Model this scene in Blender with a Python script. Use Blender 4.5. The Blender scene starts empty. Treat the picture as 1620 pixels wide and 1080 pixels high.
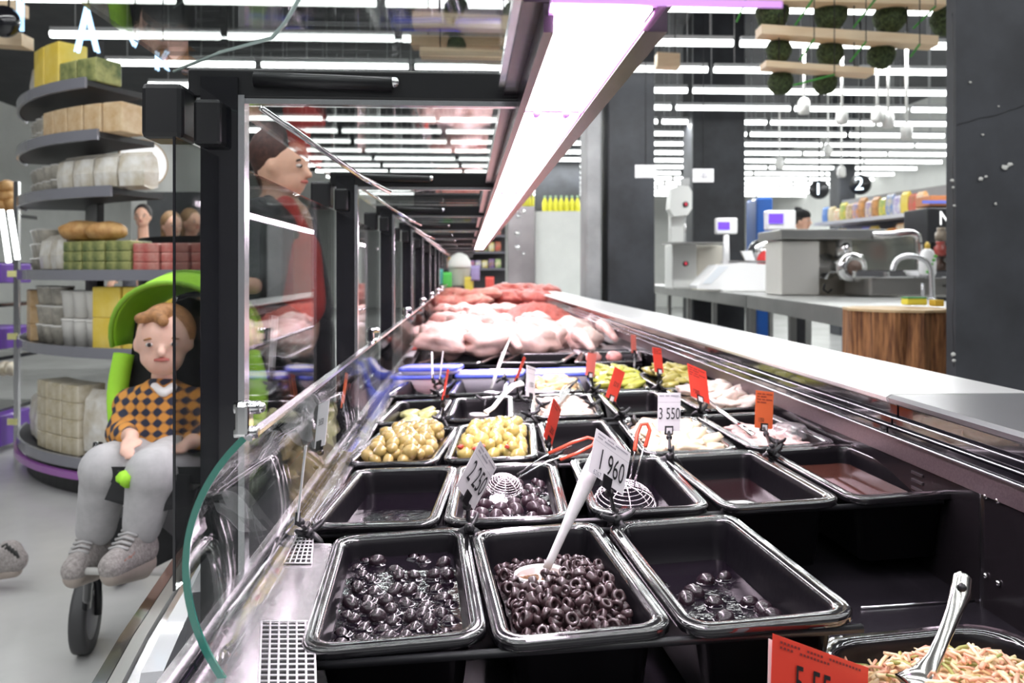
import bpy, math, random
from mathutils import Vector, Matrix, noise
random.seed(7)
S = bpy.context.scene
COL = S.collection
PI = math.pi
# ------------------------------------------------------------------ camera
F = 1260.0; CX = 810.0; HY = 430.0; EYE = 1.2
AY = math.atan((CX-738)/F)
FW = Vector((math.sin(AY), math.cos(AY), 0)); RT = Vector((math.cos(AY), -math.sin(AY), 0)); UP = Vector((0,0,1))
CAM = Vector((0,0,EYE))
def ray(px,py): return FW + RT*((px-CX)/F) + UP*((HY-py)/F)
def P(px,py,d): return CAM + ray(px,py)*d
def G(px,py,z):
    r = ray(px,py); return CAM + r*((z-EYE)/r.z)
SL = 0.036; Z0 = 0.857
def DP(px,py,dz=0):
    r = ray(px,py); return CAM + r*((Z0+dz-EYE)/(r.z-SL*r.x))
def CW(xc,zc,z=0): return Vector((0,0,z)) + RT*xc + FW*zc      # camera-aligned ground coordinates
# ------------------------------------------------------------------ materials
MATS = {}
def mat(name, col, rough=.5, metal=0, var=0, scale=8, bump=0, bscale=40, coat=0, emit=None, es=0, spec=.5, sss=0, trans=0, alpha=1, stretch=None, col2=None):
    if name in MATS: return MATS[name]
    m = bpy.data.materials.new(name); m.use_nodes = True; nt = m.node_tree; b = nt.nodes['Principled BSDF']
    b.inputs['Base Color'].default_value = (*col,1); b.inputs['Roughness'].default_value = rough; b.inputs['Metallic'].default_value = metal
    b.inputs['Coat Weight'].default_value = coat; b.inputs['Specular IOR Level'].default_value = spec
    if sss: b.inputs['Subsurface Weight'].default_value = sss; b.inputs['Subsurface Radius'].default_value = (.02,.008,.005)
    b.inputs['Transmission Weight'].default_value = trans; b.inputs['Alpha'].default_value = alpha
    if emit: b.inputs['Emission Color'].default_value = (*emit,1); b.inputs['Emission Strength'].default_value = es
    tc = nt.nodes.new('ShaderNodeTexCoord'); mp = nt.nodes.new('ShaderNodeMapping'); nt.links.new(tc.outputs['Object'], mp.inputs['Vector'])
    if stretch: mp.inputs['Scale'].default_value = stretch
    if var or col2:
        n = nt.nodes.new('ShaderNodeTexNoise'); n.inputs['Scale'].default_value = scale; n.inputs['Detail'].default_value = 5; n.inputs['Roughness'].default_value=.6
        nt.links.new(mp.outputs[0], n.inputs['Vector'])
        r = nt.nodes.new('ShaderNodeValToRGB'); r.color_ramp.elements[0].position = .35; r.color_ramp.elements[1].position = .65
        c2 = col2 if col2 else tuple(min(1,c*(1+var)) for c in col)
        c1 = col if col2 else tuple(c*(1-var) for c in col)
        r.color_ramp.elements[0].color = (*c1,1); r.color_ramp.elements[1].color = (*c2,1)
        nt.links.new(n.outputs['Fac'], r.inputs['Fac']); nt.links.new(r.outputs[0], b.inputs['Base Color'])
    if bump:
        n = nt.nodes.new('ShaderNodeTexNoise'); n.inputs['Scale'].default_value = bscale; n.inputs['Detail'].default_value = 4
        nt.links.new(mp.outputs[0], n.inputs['Vector']); bp = nt.nodes.new('ShaderNodeBump'); bp.inputs['Strength'].default_value = bump; bp.inputs['Distance'].default_value = .01
        nt.links.new(n.outputs['Fac'], bp.inputs['Height']); nt.links.new(bp.outputs[0], b.inputs['Normal'])
    MATS[name] = m; return m
def glassmat(name, tint, refl=.08, rough=.0, body=0, mul=.70):
    m = bpy.data.materials.new(name); m.use_nodes = True; nt = m.node_tree; nt.nodes.clear()
    o = nt.nodes.new('ShaderNodeOutputMaterial'); mix = nt.nodes.new('ShaderNodeMixShader'); tr = nt.nodes.new('ShaderNodeBsdfTransparent'); gl = nt.nodes.new('ShaderNodeBsdfGlossy')
    lw = nt.nodes.new('ShaderNodeLayerWeight'); lw.inputs['Blend'].default_value = .25
    ma = nt.nodes.new('ShaderNodeMath'); ma.operation='MULTIPLY_ADD'; ma.inputs[1].default_value=mul; ma.inputs[2].default_value=refl
    tr.inputs['Color'].default_value=(*tint,1); gl.inputs['Roughness'].default_value=rough
    nt.links.new(lw.outputs['Fresnel'],ma.inputs[0]); nt.links.new(ma.outputs[0],mix.inputs[0]); nt.links.new(tr.outputs[0],mix.inputs[1]); nt.links.new(gl.outputs[0],mix.inputs[2])
    if body:
        df = nt.nodes.new('ShaderNodeBsdfDiffuse'); df.inputs['Color'].default_value=(.9,.9,.92,1); m2 = nt.nodes.new('ShaderNodeMixShader'); m2.inputs[0].default_value=body
        nt.links.new(mix.outputs[0],m2.inputs[1]); nt.links.new(df.outputs[0],m2.inputs[2]); nt.links.new(m2.outputs[0],o.inputs[0])
    else: nt.links.new(mix.outputs[0],o.inputs[0])
    MATS[name]=m; return m
GLASS = glassmat('clear_glass',(.95,.97,.96),.02); GLASSC = glassmat('coated_glass',(.95,.97,.96),.01,.0,0,.32); GEDGE = mat('glass_edge',(.03,.17,.13),.12,coat=1)
PLASTIC_CLEAR = glassmat('clear_plastic',(.93,.93,.95),.15,.15,.15)
PAN = mat('pan_black',(.006,.0055,.007),.30,coat=.03,spec=.18,bump=.03,bscale=60); PANRIM = mat('pan_rim',(.010,.0095,.011),.12,coat=1,spec=.9,bump=.03,bscale=60)
BRINE = mat('brine',(.006,.004,.007),.03,coat=0,spec=.55,bump=.10,bscale=25)
OLIVE_B = mat('olive_dark',(.018,.009,.014),.25,coat=.3,var=.3,scale=60,spec=.6)
OLIVE_P = mat('olive_purple',(.034,.013,.022),.28,coat=.4,var=.25,scale=60)
RINGM = mat('olive_ring',(.040,.020,.023),.3,coat=.5,var=.35,scale=90)
OLIVE_G = mat('olive_green',(.40,.30,.10),.22,coat=.6,var=.15,scale=70,sss=.1)
OLIVE_Y = mat('olive_yellow',(.50,.40,.12),.22,coat=.6,var=.15,scale=70,sss=.1)
PIM = mat('pimento',(.55,.05,.03),.3,coat=.4)
STEEL = mat('steel_brushed',(.62,.61,.60),.28,1,bump=.05,bscale=30,stretch=(1,.03,1))
STEELD = mat('steel_dull',(.42,.42,.41),.38,1,var=.08,scale=3)
CHROME = mat('chrome',(.85,.85,.86),.08,1)
BLACK = mat('black_plastic',(.012,.012,.014),.35)
BLACKG = mat('black_gloss',(.010,.010,.013),.12,coat=.6)
DKWELL = mat('well_dark',(.018,.016,.020),.22,spec=.6,var=.2)
ALU = mat('aluminium',(.72,.72,.74),.22,1)
PURP = mat('pink_cover_painted_glow',(.62,.33,.72),.3,.2,emit=(.60,.25,.75),es=.55)  # emission stands in for lamp light caught by the covers, no source themselves
WHITE = mat('white_enamel',(.80,.80,.78),.35)
WPLAS = mat('white_plastic',(.86,.85,.86),.3,coat=.3)
PAPER = mat('card_white',(.86,.84,.86),.5); INK = mat('ink',(.015,.015,.018),.6); RCARD = mat('card_red',(.80,.06,.035),.5); OCARD=mat('card_orange',(.85,.16,.05),.5)
GREYINK = mat('ink_grey',(.25,.24,.28),.6)
RUBR = mat('red_rubber',(.80,.10,.05),.35,coat=.3)
# ------------------------------------------------------------------ mesh helpers
class MB:
    def __init__(s): s.v=[]; s.f=[]; s.sm=[]
    def add(s, vs, fs, smooth=False, M=None):
        o=len(s.v); s.v += [tuple(M@Vector(v)) if M else tuple(v) for v in vs]; s.f += [tuple(i+o for i in f) for f in fs]; s.sm += [smooth]*len(fs); return s
    def box(s, c, size, M=None, bev=0):
        x,y,z=[k/2 for k in size]; c=Vector(c)
        if bev<=0:
            vs=[c+Vector((sx*x,sy*y,sz*z)) for sz in(-1,1) for sy in(-1,1) for sx in(-1,1)]
            return s.add(vs,[(0,2,3,1),(4,5,7,6),(0,1,5,4),(2,6,7,3),(0,4,6,2),(1,3,7,5)],False,M)
        b=min(bev,x*.9,y*.9,z*.9); rings=[]
        def rr(ix,z0):
            r=[]
            for sx,sy,a0 in((1,1,0),(-1,1,90),(-1,-1,180),(1,-1,270)):
                for k in range(3):
                    a=math.radians(a0+45*k); r.append(c+Vector((sx*(x-b)+ (b-ix)*math.cos(a), sy*(y-b)+(b-ix)*math.sin(a), z0)))
            return r
        for ix,z0 in((b*.9,-z),(b*.3,-z+b*.3),(0,-z+b),(0,z-b),(b*.3,z-b*.3),(b*.9,z)): rings.append(rr(ix,z0))
        return s.loft(rings,True,True,True,M,smooth=False)
    def loft(s, rings, closed=True, cap0=True, cap1=True, M=None, smooth=True):
        n=len(rings[0]); vs=[p for r in rings for p in r]; fs=[]
        for i in range(len(rings)-1):
            for j in range(n if closed else n-1):
                k=(j+1)%n; fs.append((i*n+j,i*n+k,(i+1)*n+k,(i+1)*n+j))
        if cap0: fs.append(tuple(reversed(range(n))))
        if cap1: fs.append(tuple((len(rings)-1)*n+j for j in range(n)))
        return s.add(vs,fs,smooth,M)
    def cyl(s,p0,p1,r0,r1=None,n=14,cap=True,smooth=True):
        p0=Vector(p0);p1=Vector(p1); r1=r0 if r1 is None else r1; d=(p1-p0).normalized(); a=d.orthogonal().normalized(); b=d.cross(a)
        R=lambda p,r:[p+(a*math.cos(2*PI*k/n)+b*math.sin(2*PI*k/n))*r for k in range(n)]
        return s.loft([R(p0,r0),R(p1,r1)],True,cap,cap,smooth=smooth)
    def tube(s,pts,r,n=8,closed=False,flat=1):
        pts=[Vector(p) for p in pts]; rs=r if isinstance(r,(list,tuple)) else [r]*len(pts); rings=[]; L=len(pts); prev=None
        for i,p in enumerate(pts):
            if closed: t=pts[(i+1)%L]-pts[i-1]
            else: t=pts[min(i+1,L-1)]-pts[max(i-1,0)]
            t.normalize()
            a=(prev-t*prev.dot(t)) if prev else t.orthogonal()
            if a.length<1e-6: a=t.orthogonal()
            a.normalize(); prev=a; b=t.cross(a)
            rings.append([p+(a*math.cos(2*PI*k/n)+b*math.sin(2*PI*k/n)*flat)*rs[i] for k in range(n)])
        if closed: rings.append(rings[0])
        return s.loft(rings,True,not closed,not closed)
    def sph(s,c,r,n=14,m=9,M=None,disp=0,seed=0,fr=3):
        if not isinstance(r,(tuple,list)): r=(r,r,r)
        c=Vector(c); vs=[Vector((0,0,1))]
        for i in range(1,m):
            t=PI*i/m
            for j in range(n):
                a=2*PI*j/n; vs.append(Vector((math.sin(t)*math.cos(a),math.sin(t)*math.sin(a),math.cos(t))))
        vs.append(Vector((0,0,-1)))
        if disp: vs=[v*(1+disp*noise.noise(v*fr+Vector((seed*3.1,seed*1.7,seed)))) for v in vs]
        R=M.to_3x3() if M else None
        out=[]
        for v in vs:
            w=Vector((v.x*r[0],v.y*r[1],v.z*r[2])); out.append(c+(R@w if R else w))
        fs=[]
        for j in range(n): fs.append((0,1+j,1+(j+1)%n)); fs.append((len(vs)-1,1+(m-2)*n+(j+1)%n,1+(m-2)*n+j))
        for i in range(m-2):
            for j in range(n):
                a=1+i*n+j;b=1+i*n+(j+1)%n; fs.append((a,a+n,b+n,b))
        return s.add(out,fs,True)
    def lathe(s,c,prof,n=20,cap0=True,cap1=True,axis=None):
        c=Vector(c); ax=Vector(axis).normalized() if axis else Vector((0,0,1)); a=ax.orthogonal().normalized(); b=ax.cross(a)
        return s.loft([[c+ax*z+(a*math.cos(2*PI*k/n)+b*math.sin(2*PI*k/n))*r for k in range(n)] for r,z in prof],True,cap0,cap1)
    def prism(s,pts,ext,smooth=False):
        pts=[Vector(p) for p in pts]; ext=Vector(ext); return s.loft([pts,[p+ext for p in pts]],True,True,True,smooth=smooth)
    def build(s,name,material,parent=None,origin=None):
        me=bpy.data.meshes.new(name); o0=Vector(origin) if origin is not None else None
        vs=[tuple(Vector(v)-o0) for v in s.v] if o0 is not None else s.v
        me.from_pydata(vs,[],s.f); me.polygons.foreach_set('use_smooth',s.sm); me.update()
        ms=material if isinstance(material,list) else [material]
        for m in ms: me.materials.append(m)
        o=bpy.data.objects.new(name,me); COL.objects.link(o)
        if o0 is not None: o.location=o0
        if parent:
            o.parent=parent
            W=parent_world(parent); o.matrix_parent_inverse=W.inverted()
        return o
def parent_world(p):
    M=p.matrix_basis.copy(); q=p.parent
    if q: M=parent_world(q)@p.matrix_parent_inverse@M
    return M
def tag(o,label,cat,group=None,kind=None):
    if label: o['label']=label
    if cat: o['category']=cat
    if group: o['group']=group
    if kind: o['kind']=kind
    return o
def empty(name,loc,label,cat,group=None,kind=None):
    o=bpy.data.objects.new(name,None); COL.objects.link(o); o.location=loc; o.empty_display_size=.05; return tag(o,label,cat,group,kind)
def struct(o): o['kind']='structure'; return o
def center(m):
    n=len(m.v); return Vector((sum(v[0] for v in m.v)/n,sum(v[1] for v in m.v)/n,sum(v[2] for v in m.v)/n))
def rectring(w,d,r,off,z,k=5):
    out=[]; x0,x1,y0,y1=off,w-off,off,d-off; r=max(.003,r-off*.5)
    for cx,cy,a0 in((x1-r,y0+r,-90),(x1-r,y1-r,0),(x0+r,y1-r,90),(x0+r,y0+r,180)):
        for i in range(k+1):
            a=math.radians(a0+90*i/k); out.append(Vector((cx+r*math.cos(a),cy+r*math.sin(a),z)))
    return out
_FONT={}
def text_mesh(txt,size=1,sx=1):
    cu=bpy.data.curves.new('t','FONT'); cu.body=txt; cu.size=size; cu.extrude=0; cu.align_x='CENTER'; cu.align_y='CENTER'; cu.resolution_u=3
    to=bpy.data.objects.new('t',cu); COL.objects.link(to); dg=bpy.context.evaluated_depsgraph_get(); dg.update()
    me=bpy.data.meshes.new_from_object(to.evaluated_get(dg)); vs=[(v.co.x*sx,v.co.y,v.co.z) for v in me.vertices]; fs=[tuple(p.vertices) for p in me.polygons]
    bpy.data.objects.remove(to); bpy.data.curves.remove(cu); bpy.data.meshes.remove(me); return vs,fs
def text_obj(txt,M,size,sx,material,parent,name='price_text',ext=.0004):
    vs,fs=text_mesh(txt,size,sx); m=MB(); m.add(vs,fs,False,M); 
    # give the lettering a hair of thickness
    n=len(vs); nrm=(M.to_3x3()@Vector((0,0,1))).normalized()*ext
    m2=MB(); m2.v=[tuple(Vector(v)+nrm) for v in m.v]; m2.f=m.f; m2.sm=m.sm
    return m2.build(name,material,parent)
def lumpobj(name,c,r,material,rot=(0,0,0),disp=.35,seed=0,fr=2,n=16,m=10,parent=None):
    R=Matrix.Rotation(rot[2],4,'Z')@Matrix.Rotation(rot[1],4,'Y')@Matrix.Rotation(rot[0],4,'X')
    mb=MB().sph((0,0,0),r,n,m,R,disp,seed,fr); mb.v=[tuple(Vector(v)+Vector(c)) for v in mb.v]
    return mb.build(name,material,parent,origin=c)
def copyobj(o,loc,rot=None,scale=None):
    c=o.copy(); COL.objects.link(c); c.location=loc
    if rot: c.rotation_euler=rot
    if scale: c.scale=scale
    return c
def blob(name,prims,vox,material,parent=None,smooth=6):
    """one continuous surface out of overlapping tapered forms"""
    mb=MB()
    for p in prims:
        if p[0]=='s': mb.sph(p[1],p[2],16,12, p[3] if len(p)>3 else None)
        elif p[0]=='c':
            a,b,r0,r1=Vector(p[1]),Vector(p[2]),p[3],p[4]; mb.cyl(a,b,r0,r1,16); mb.sph(a,r0,14,10); mb.sph(b,r1,14,10)
    o=mb.build(name,material)
    md=o.modifiers.new('r','REMESH'); md.mode='VOXEL'; md.voxel_size=vox; md.use_smooth_shade=True
    ms=o.modifiers.new('s','SMOOTH'); ms.iterations=smooth; ms.factor=.5
    dg=bpy.context.evaluated_depsgraph_get(); dg.update(); me=bpy.data.meshes.new_from_object(o.evaluated_get(dg)); o.modifiers.clear(); old=o.data; o.data=me; bpy.data.meshes.remove(old)
    o.name=name; me.polygons.foreach_set('use_smooth',[True]*len(me.polygons))
    if parent: o.parent=parent; o.matrix_parent_inverse=parent_world(parent).inverted()
    return o
# ------------------------------------------------------------------ camera, world
cam=bpy.data.cameras.new('camera'); co=bpy.data.objects.new('camera',cam); COL.objects.link(co); S.camera=co
co.location=CAM; co.rotation_euler=(PI/2,0,-AY); cam.sensor_width=36; cam.lens=36*F/1620; cam.shift_y=-(540-HY)/1620; cam.clip_start=.02; cam.clip_end=120
cam.dof.use_dof=True; cam.dof.focus_distance=.95; cam.dof.aperture_fstop=8.0
S.view_settings.view_transform='Standard'; S.view_settings.look='None'; S.view_settings.gamma=1; S.view_settings.exposure=0.25
w=bpy.data.worlds.new('world'); S.world=w; w.use_nodes=True; w.node_tree.nodes['Background'].inputs[0].default_value=(.93,.96,1,1); w.node_tree.nodes['Background'].inputs[1].default_value=.9
def area(name,loc,size,power,color=(1,1,1),rot=(0,0,0)):
    l=bpy.data.lights.new(name,'AREA'); l.shape='RECTANGLE'; l.size=size[0]; l.size_y=size[1]; l.energy=power; l.color=color
    o=bpy.data.objects.new(name,l); COL.objects.link(o); o.location=loc; o.rotation_euler=rot; return o
# ================================================================== SETTING
YEND=13.5
FLOOR=mat('floor_tile',(.50,.50,.49),.22,var=.10,scale=1.2,spec=.5)
CEIL=mat('ceiling_dark',(.055,.056,.06),.8,var=.15,scale=2); WALLW=mat('wall_white',(.78,.79,.76),.7,var=.04,scale=2); WALLG=mat('wall_grey',(.10,.105,.11),.7,var=.2,scale=2)
CONC=mat('concrete_dark',(.028,.030,.036),.6,var=.35,scale=2.5,bump=.25,bscale=6); CONL=mat('concrete_light',(.30,.30,.31),.7,var=.2,scale=2)
struct(MB().box((0,10,-.05),(34,36,.1)).build('floor',FLOOR))
struct(MB().box((0,11,4.6),(34,34,.1)).build('ceiling',CEIL)); struct(MB().box((0,-5.5,2.3),(34,.1,4.6)).build('wall_behind',mat('wall_mid',(.22,.22,.23),.7,var=.1,scale=2)))
struct(MB().box((0,27,2.3),(34,.1,4.6)).build('wall_back',WALLW))
struct(MB().box((8.9,12,2.3),(.1,30,4.6)).build('wall_right',WALLW))
struct(MB().box((-9.2,12,2.3),(.1,30,4.6)).build('wall_left',WALLW))
CLAMB=Matrix.Rotation(-AY,4,'Z')
def cbox(xc,zc,z,size,m=None,bev=0):           # box turned with the shop grid (2-4 degrees off the case)
    p=CW(xc,zc,z); mb=m or MB(); M=Matrix.Translation(p)@CLAMB; return mb.box((0,0,0),size,M,bev)
def pxbox(x0,x1,y0,y1,d,depth,m=None,bev=0):    # box whose front face stands at distance d
    c=P((x0+x1)/2,(y0+y1)/2,d+depth/2); k=d/F; mb=m or MB()
    return mb.box((0,0,0),((x1-x0)*k,depth,(y1-y0)*k),Matrix.Translation(c)@CLAMB,bev)
def colm(xa,xb,d,depth,material,name,z1=4.55):
    if xa>0: xa=xa*(d+depth)/d
    c=CW((xa+xb)/2*1.0,d+depth/2,z1/2); mb=MB().box((0,0,0),(xb-xa,depth,z1),Matrix.Translation(c)@CLAMB,.02); return struct(mb.build(name,material))
X=lambda px,d:(px-CX)*d/F
# near dark concrete column with chipped edge
cm=MB(); cm.prism([CW(X(1512,3.3),3.3,0),CW(X(1508,3.3)+1.1,3.3,0),CW(X(1508,3.3)+1.1,3.62,0),CW(X(1497,3.62),3.62,0),CW(X(1497,3.36),3.36,0)],(0,0,4.55))
colnear=struct(cm.build('wall_column_near',CONC))
chips=MB(); rr=random.Random(4)
CHIP=mat('plaster_chip',(.55,.55,.52),.8)
for (px,py,s) in ((1552,283,5),(1560,279,3),(1590,265,7),(1598,260,5),(1506,285,4),(1508,296,3),(1510,325,3),(1575,322,3),(1555,213,2.5),(1580,168,2),(1535,130,2.5),(1508,560,5),(1509,570,4)):
    p=P(px,py,3.294); chips.sph(p,(s*.0022,.0012,s*.0014),10,6,disp=.9,seed=px)
chips.build('plaster_chip',CHIP,colnear)
crk=MB(); pts=[P(1515+i*9,198-i*2.6+rr.uniform(-2,2),3.297) for i in range(13)]; crk.tube(pts,.0012,4)
crk.tube([P(1508+rr.uniform(-2,2),20+i*40,3.297) for i in range(15)],.0015,4); crk.build('crack',BLACK,colnear)
colm(X(950,8),X(1036,8),8,.7,CONC,'wall_column_middle'); colm(X(918,8.05),X(952,8.05),8.05,.7,CONL,'wall_column_strip')
colm(X(1080,10.3),X(1179,10.3),10.3,.6,CONC,'wall_column_far'); colm(X(1312,15),X(1354,15),15,.5,CONC,'wall_column_back')
colm(X(846,14.4),X(918,14.4),14.4,.2,CONC,'wall_partition_dark',4.5)
struct(pxbox(846,918,334,538,13.9,.3).build('wall_panel_white',WALLW)); 
sp=pxbox(803,846,326,539,13.7,.4,bev=.01).build('wall_panel_steel',mat('steel_panel',(.36,.33,.34),.3,.7,var=.1,scale=2)); struct(sp)
for px,py,r in ((817,335,4),(829,335,3.5),(820,342,4),(818,369,5),(819,391,5),(828,401,3.5)): p=P(px,py,13.69); MB().sph(p,(r*.0105,.03,r*.0105),10,6).build('button',CHROME,sp)
# bright glazing at the far right end
DAY=mat('daylight_window',(.8,.9,.95),.4,emit=(.80,.93,1),es=1.6)
wn=pxbox(1218,1315,285,340,24,.1).build('window_1',DAY); struct(wn)
fr=MB()
for px in(1218,1240,1262,1288,1315): fr.add(*(lambda q:(q.v,q.f))(pxbox(px-1.2,px+1.2,285,340,23.9,.08)))
fr.build('window_frame',mat('frame_grey',(.35,.5,.5),.4),wn)
# ------------------------------------------------------------------ ceiling light rows
TUBE=mat('tube_glow',(1,1,1),.4,emit=(.97,1,.99),es=5.0)
tr=math.radians(2.6); proto=None; PROF=mat('light_profile',(.55,.56,.57),.4)
rowz=[5.97+.907*k for k in range(17)]
names=['first','second','third','fourth','fifth','sixth','seventh','eighth','ninth','tenth','eleventh','twelfth','thirteenth','fourteenth','fifteenth','sixteenth','seventeenth']
for k,zc in enumerate(rowz):
    x=-3.9
    while x<min(7.6,8.2-k*.08):
        p=CW(x+.72,zc+(x+.72)*math.tan(tr),3.2)
        if proto is None:
            proto=empty('tube_light',p,'','ceiling light')
            a=MB().cyl((-.70,0,0),(.70,0,0),.032,n=10).build('tube',TUBE); b=MB().box((0,0,.04),(1.40,.05,.035)).build('profile',PROF)
            wr=MB().cyl((-.5,0,.05),(-.5,0,1.36),.004,n=5).build('hanger_wire',PROF); wr2=MB().cyl((.5,0,.05),(.5,0,1.36),.004,n=5).build('hanger_wire',PROF)
            for q in(a,b,wr,wr2): q.parent=proto
            o=proto
        else:
            o=proto.copy(); COL.objects.link(o)
            for ch in (a,b,wr,wr2):
                c2=ch.copy(); COL.objects.link(c2); c2.parent=o
        o.location=p; o.rotation_euler=(0,0,-AY+tr)
        o['label']='white glowing tube in the %s hanging light row counted from the camera'%names[k]; o['group']='%s row of ceiling tube lights'%names[k]
        x+=1.47
for zc in (6.88,10.5,14.1,17.8,20.5):
    area('row_or_fill_light',CW(1.2,zc,3.15),(10,.06),190,(.97,1,1))
for zc in (-4,-2.6,-1.2,.4,2.0,3.4):  # unseen strips added overhead and behind the camera as fill light
    area('row_or_fill_light',CW(.4,zc,3.5),(9,.06),75,(.97,.99,1))
# spot lights on white stems
k=0
for px,y0,y1 in ((1272,135,180),(1332,133,196),(1388,135,194),(1405,137,202),(1434,110,220),(1310,180,250),(1233,225,272),(1331,230,285)):
    d=7.0 if y1<230 else 10.0; t=empty('spotlight',P(px,y1-8,d),'','spotlight'); t['label']=['leftmost upper white spotlight hanging at the right, below the wooden boards','second white spotlight from the left in the upper row, among the light tubes','white spotlight on a stem, left one of the close pair','white spotlight on a stem, right one of the close pair','rightmost white stem spotlight nearest the dark column','white spotlight lower down in the middle of the glowing tubes','small far white spotlight above the purple scale screen','small far white spotlight left of the hanging number 2 sign'][k]; t['group']='spotlights on stems'; k+=1
    s=d/F; MB().cyl(P(px,y1-10,d),P(px,y0-60,d),.013,n=8).build('stem',WHITE,t)
    MB().lathe(P(px,y1-16,d),[(.03,.05),(.05,.02),(.055,-.06),(.045,-.09)],12).build('lamp_head',WHITE,t)
# ================================================================== DISPLAY CASE
case=empty('display_case',(0,0,0),'long black and steel deli counter case with glowing pink-white lamp strip and curved glass front','display case')
XF=-.245; XB=.70; MO=.9375
cs=MB(); cs.box((XF-.02,7,.80),(.03,12.9,.085)); 
DECK=mat('deck_steel',(.66,.63,.65),.24,.85,bump=.04,bscale=20,stretch=(1,.05,1))
dk=MB(); 
# front deck strip with real openings where the grilles sit
gr=[]; 
def vent_at(px0,px1,py0,py1): a=G(px0,py1,.842); b=G(px1,py0,.842); return a,b
xs0,xs1=XF,-.207
ventY=[(.97,1.09)]+[(MO*k+.86,MO*k+1.0) for k in range(1,12)]
edge=[(-.115,.35),(-.145,.74),(-.176,1.055),(-.207,1.062),(-.207,YEND)]
for (xa,ya),(xb,yb) in zip(edge[:-1],edge[1:]):
    dk.prism([(xs0,ya,.840),(xa,ya,.840),(xb,yb,.840),(xs0,yb,.840)],(0,0,.004))
dk.box((XF-.004,7,.85),(.008,12.9,.03)); dk.build('front_deck',DECK,case)
GRW=mat('grille_white',(.78,.76,.78),.3,.5)
def grille(q,n,m_):
    # an open grid over a dark slot
    a,b,c,d=[Vector(v) for v in q]; L=lambda u,v:(a*(1-u)+b*u)*(1-v)+(d*(1-u)+c*u)*v
    MB().add([a+UP*.0006,b+UP*.0006,c+UP*.0006,d+UP*.0006],[(0,1,2,3)]).build('vent_slot',BLACK,case)
    g=MB()
    for i in range(n+1): g.tube([L(i/n,0)+UP*.0022,L(i/n,1)+UP*.0022],.0011,5)
    for i in range(m_+1): g.tube([L(0,i/m_)+UP*.0022,L(1,i/m_)+UP*.0022],.0010,5)
    g.build('vent_grille',GRW,case)
grille([G(409,1110,.844),G(500,1110,.844),G(497,986,.844),G(414,986,.844)],6,15)
grille([G(449,893,.844),G(492,893,.844),G(496,848,.844),G(471,848,.844)],5,8)
for a,b in ventY[1:6]: grille([(xs0+.035,a,.844),(xs1,a,.844),(xs1,b,.844),(xs0+.035,b,.844)],5,9)
wl=MB(); wl.box(((XF+XB)/2,7,.735),(XB-XF,13.2,.02)); wl.box((XF+.02,7,.785),(.01,13.2,.09)); 
wl.build('well_floor',DKWELL,case)
# seam strip on the well floor
a=G(1362,961,.747); b=G(1555,948,.747); MB().cyl(a,b,.0018,n=6).build('floor_seam',ALU,case)
# back wall of the well, with slots and screws
bw=MB(); bw.box((XB+.01,7,.835),(.02,13.2,.20)); bw.build('back_wall',mat('back_dark',(.03,.026,.03),.18,.6,var=.2,scale=5),case)
for grp in range(6):
    y0=1.20+grp*.94; sl=MB()
    for r_ in range(9):
        sl.box((XB-.0005,y0,.79+r_*.012),(.003,.030,.004)); 
    sl.build('wall_slot',mat('slot',(.05,.045,.05),.3,.6),case)
for py,px in ((785,1562),(792,1581),(910,1561),(922,1581)):
    p=P(px,py,1.0); t=(XB-CAM.x)/(p-CAM).x
    q=CAM+(p-CAM)*t; MB().sph((XB-.002,q.y,q.z),(.003,.004,.004),8,6).build('screw',CHROME,case)
a2=1.045; MB().box((XB-.001,a2,.835),(.003,.003,.19)).build('panel_seam',ALU,case)
# operator-side rail: bright steel shelf with rounded nose, stepped black profile
rl=MB(); prof=[(XB,.985),(XB-.012,.988),(XB-.014,.995),(XB-.006,1.0),(.935,1.0),(.94,.99),(.94,.96),(XB+.03,.96)]
for y0,y1 in ((1.268,YEND+2),): rl.prism([(x,y0,z) for x,z in prof],(0,y1-y0,0))
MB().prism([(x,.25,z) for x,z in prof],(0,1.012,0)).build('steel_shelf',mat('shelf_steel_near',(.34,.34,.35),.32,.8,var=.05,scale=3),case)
rl.build('steel_shelf',mat('shelf_steel',(.80,.80,.79),.30,.55,var=.03,scale=2),case)
st=MB(); 
for y0,y1 in((.25,1.262),(1.268,YEND+2)):
    st.box((XB+.020,(y0+y1)/2,.972),(.03,y1-y0,.022)); st.box((XB+.012,(y0+y1)/2,.955),(.034,y1-y0,.012)); st.box((XB+.004,(y0+y1)/2,.941),(.034,y1-y0,.010)); 
st.build('stepped_profile',BLACKG,case)
ss=MB()
for xx,zz in ((XB-.003,.9615),(XB-.010,.949),(XB-.016,.9355)): ss.cyl((xx,.25,zz),(xx,YEND,zz),.0016,n=6)
ss.build('profile_line',ALU,case)
MB().box((XB+.002,7,.917),(.012,13.0,.036)).build('perforated_rail',mat('rail_mauve',(.16,.12,.13),.35,.6,var=.15,scale=300),case)
MB().box((.82,8,.50),(.20,15.4,.9)).build('rear_body',STEELD,case)
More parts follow.
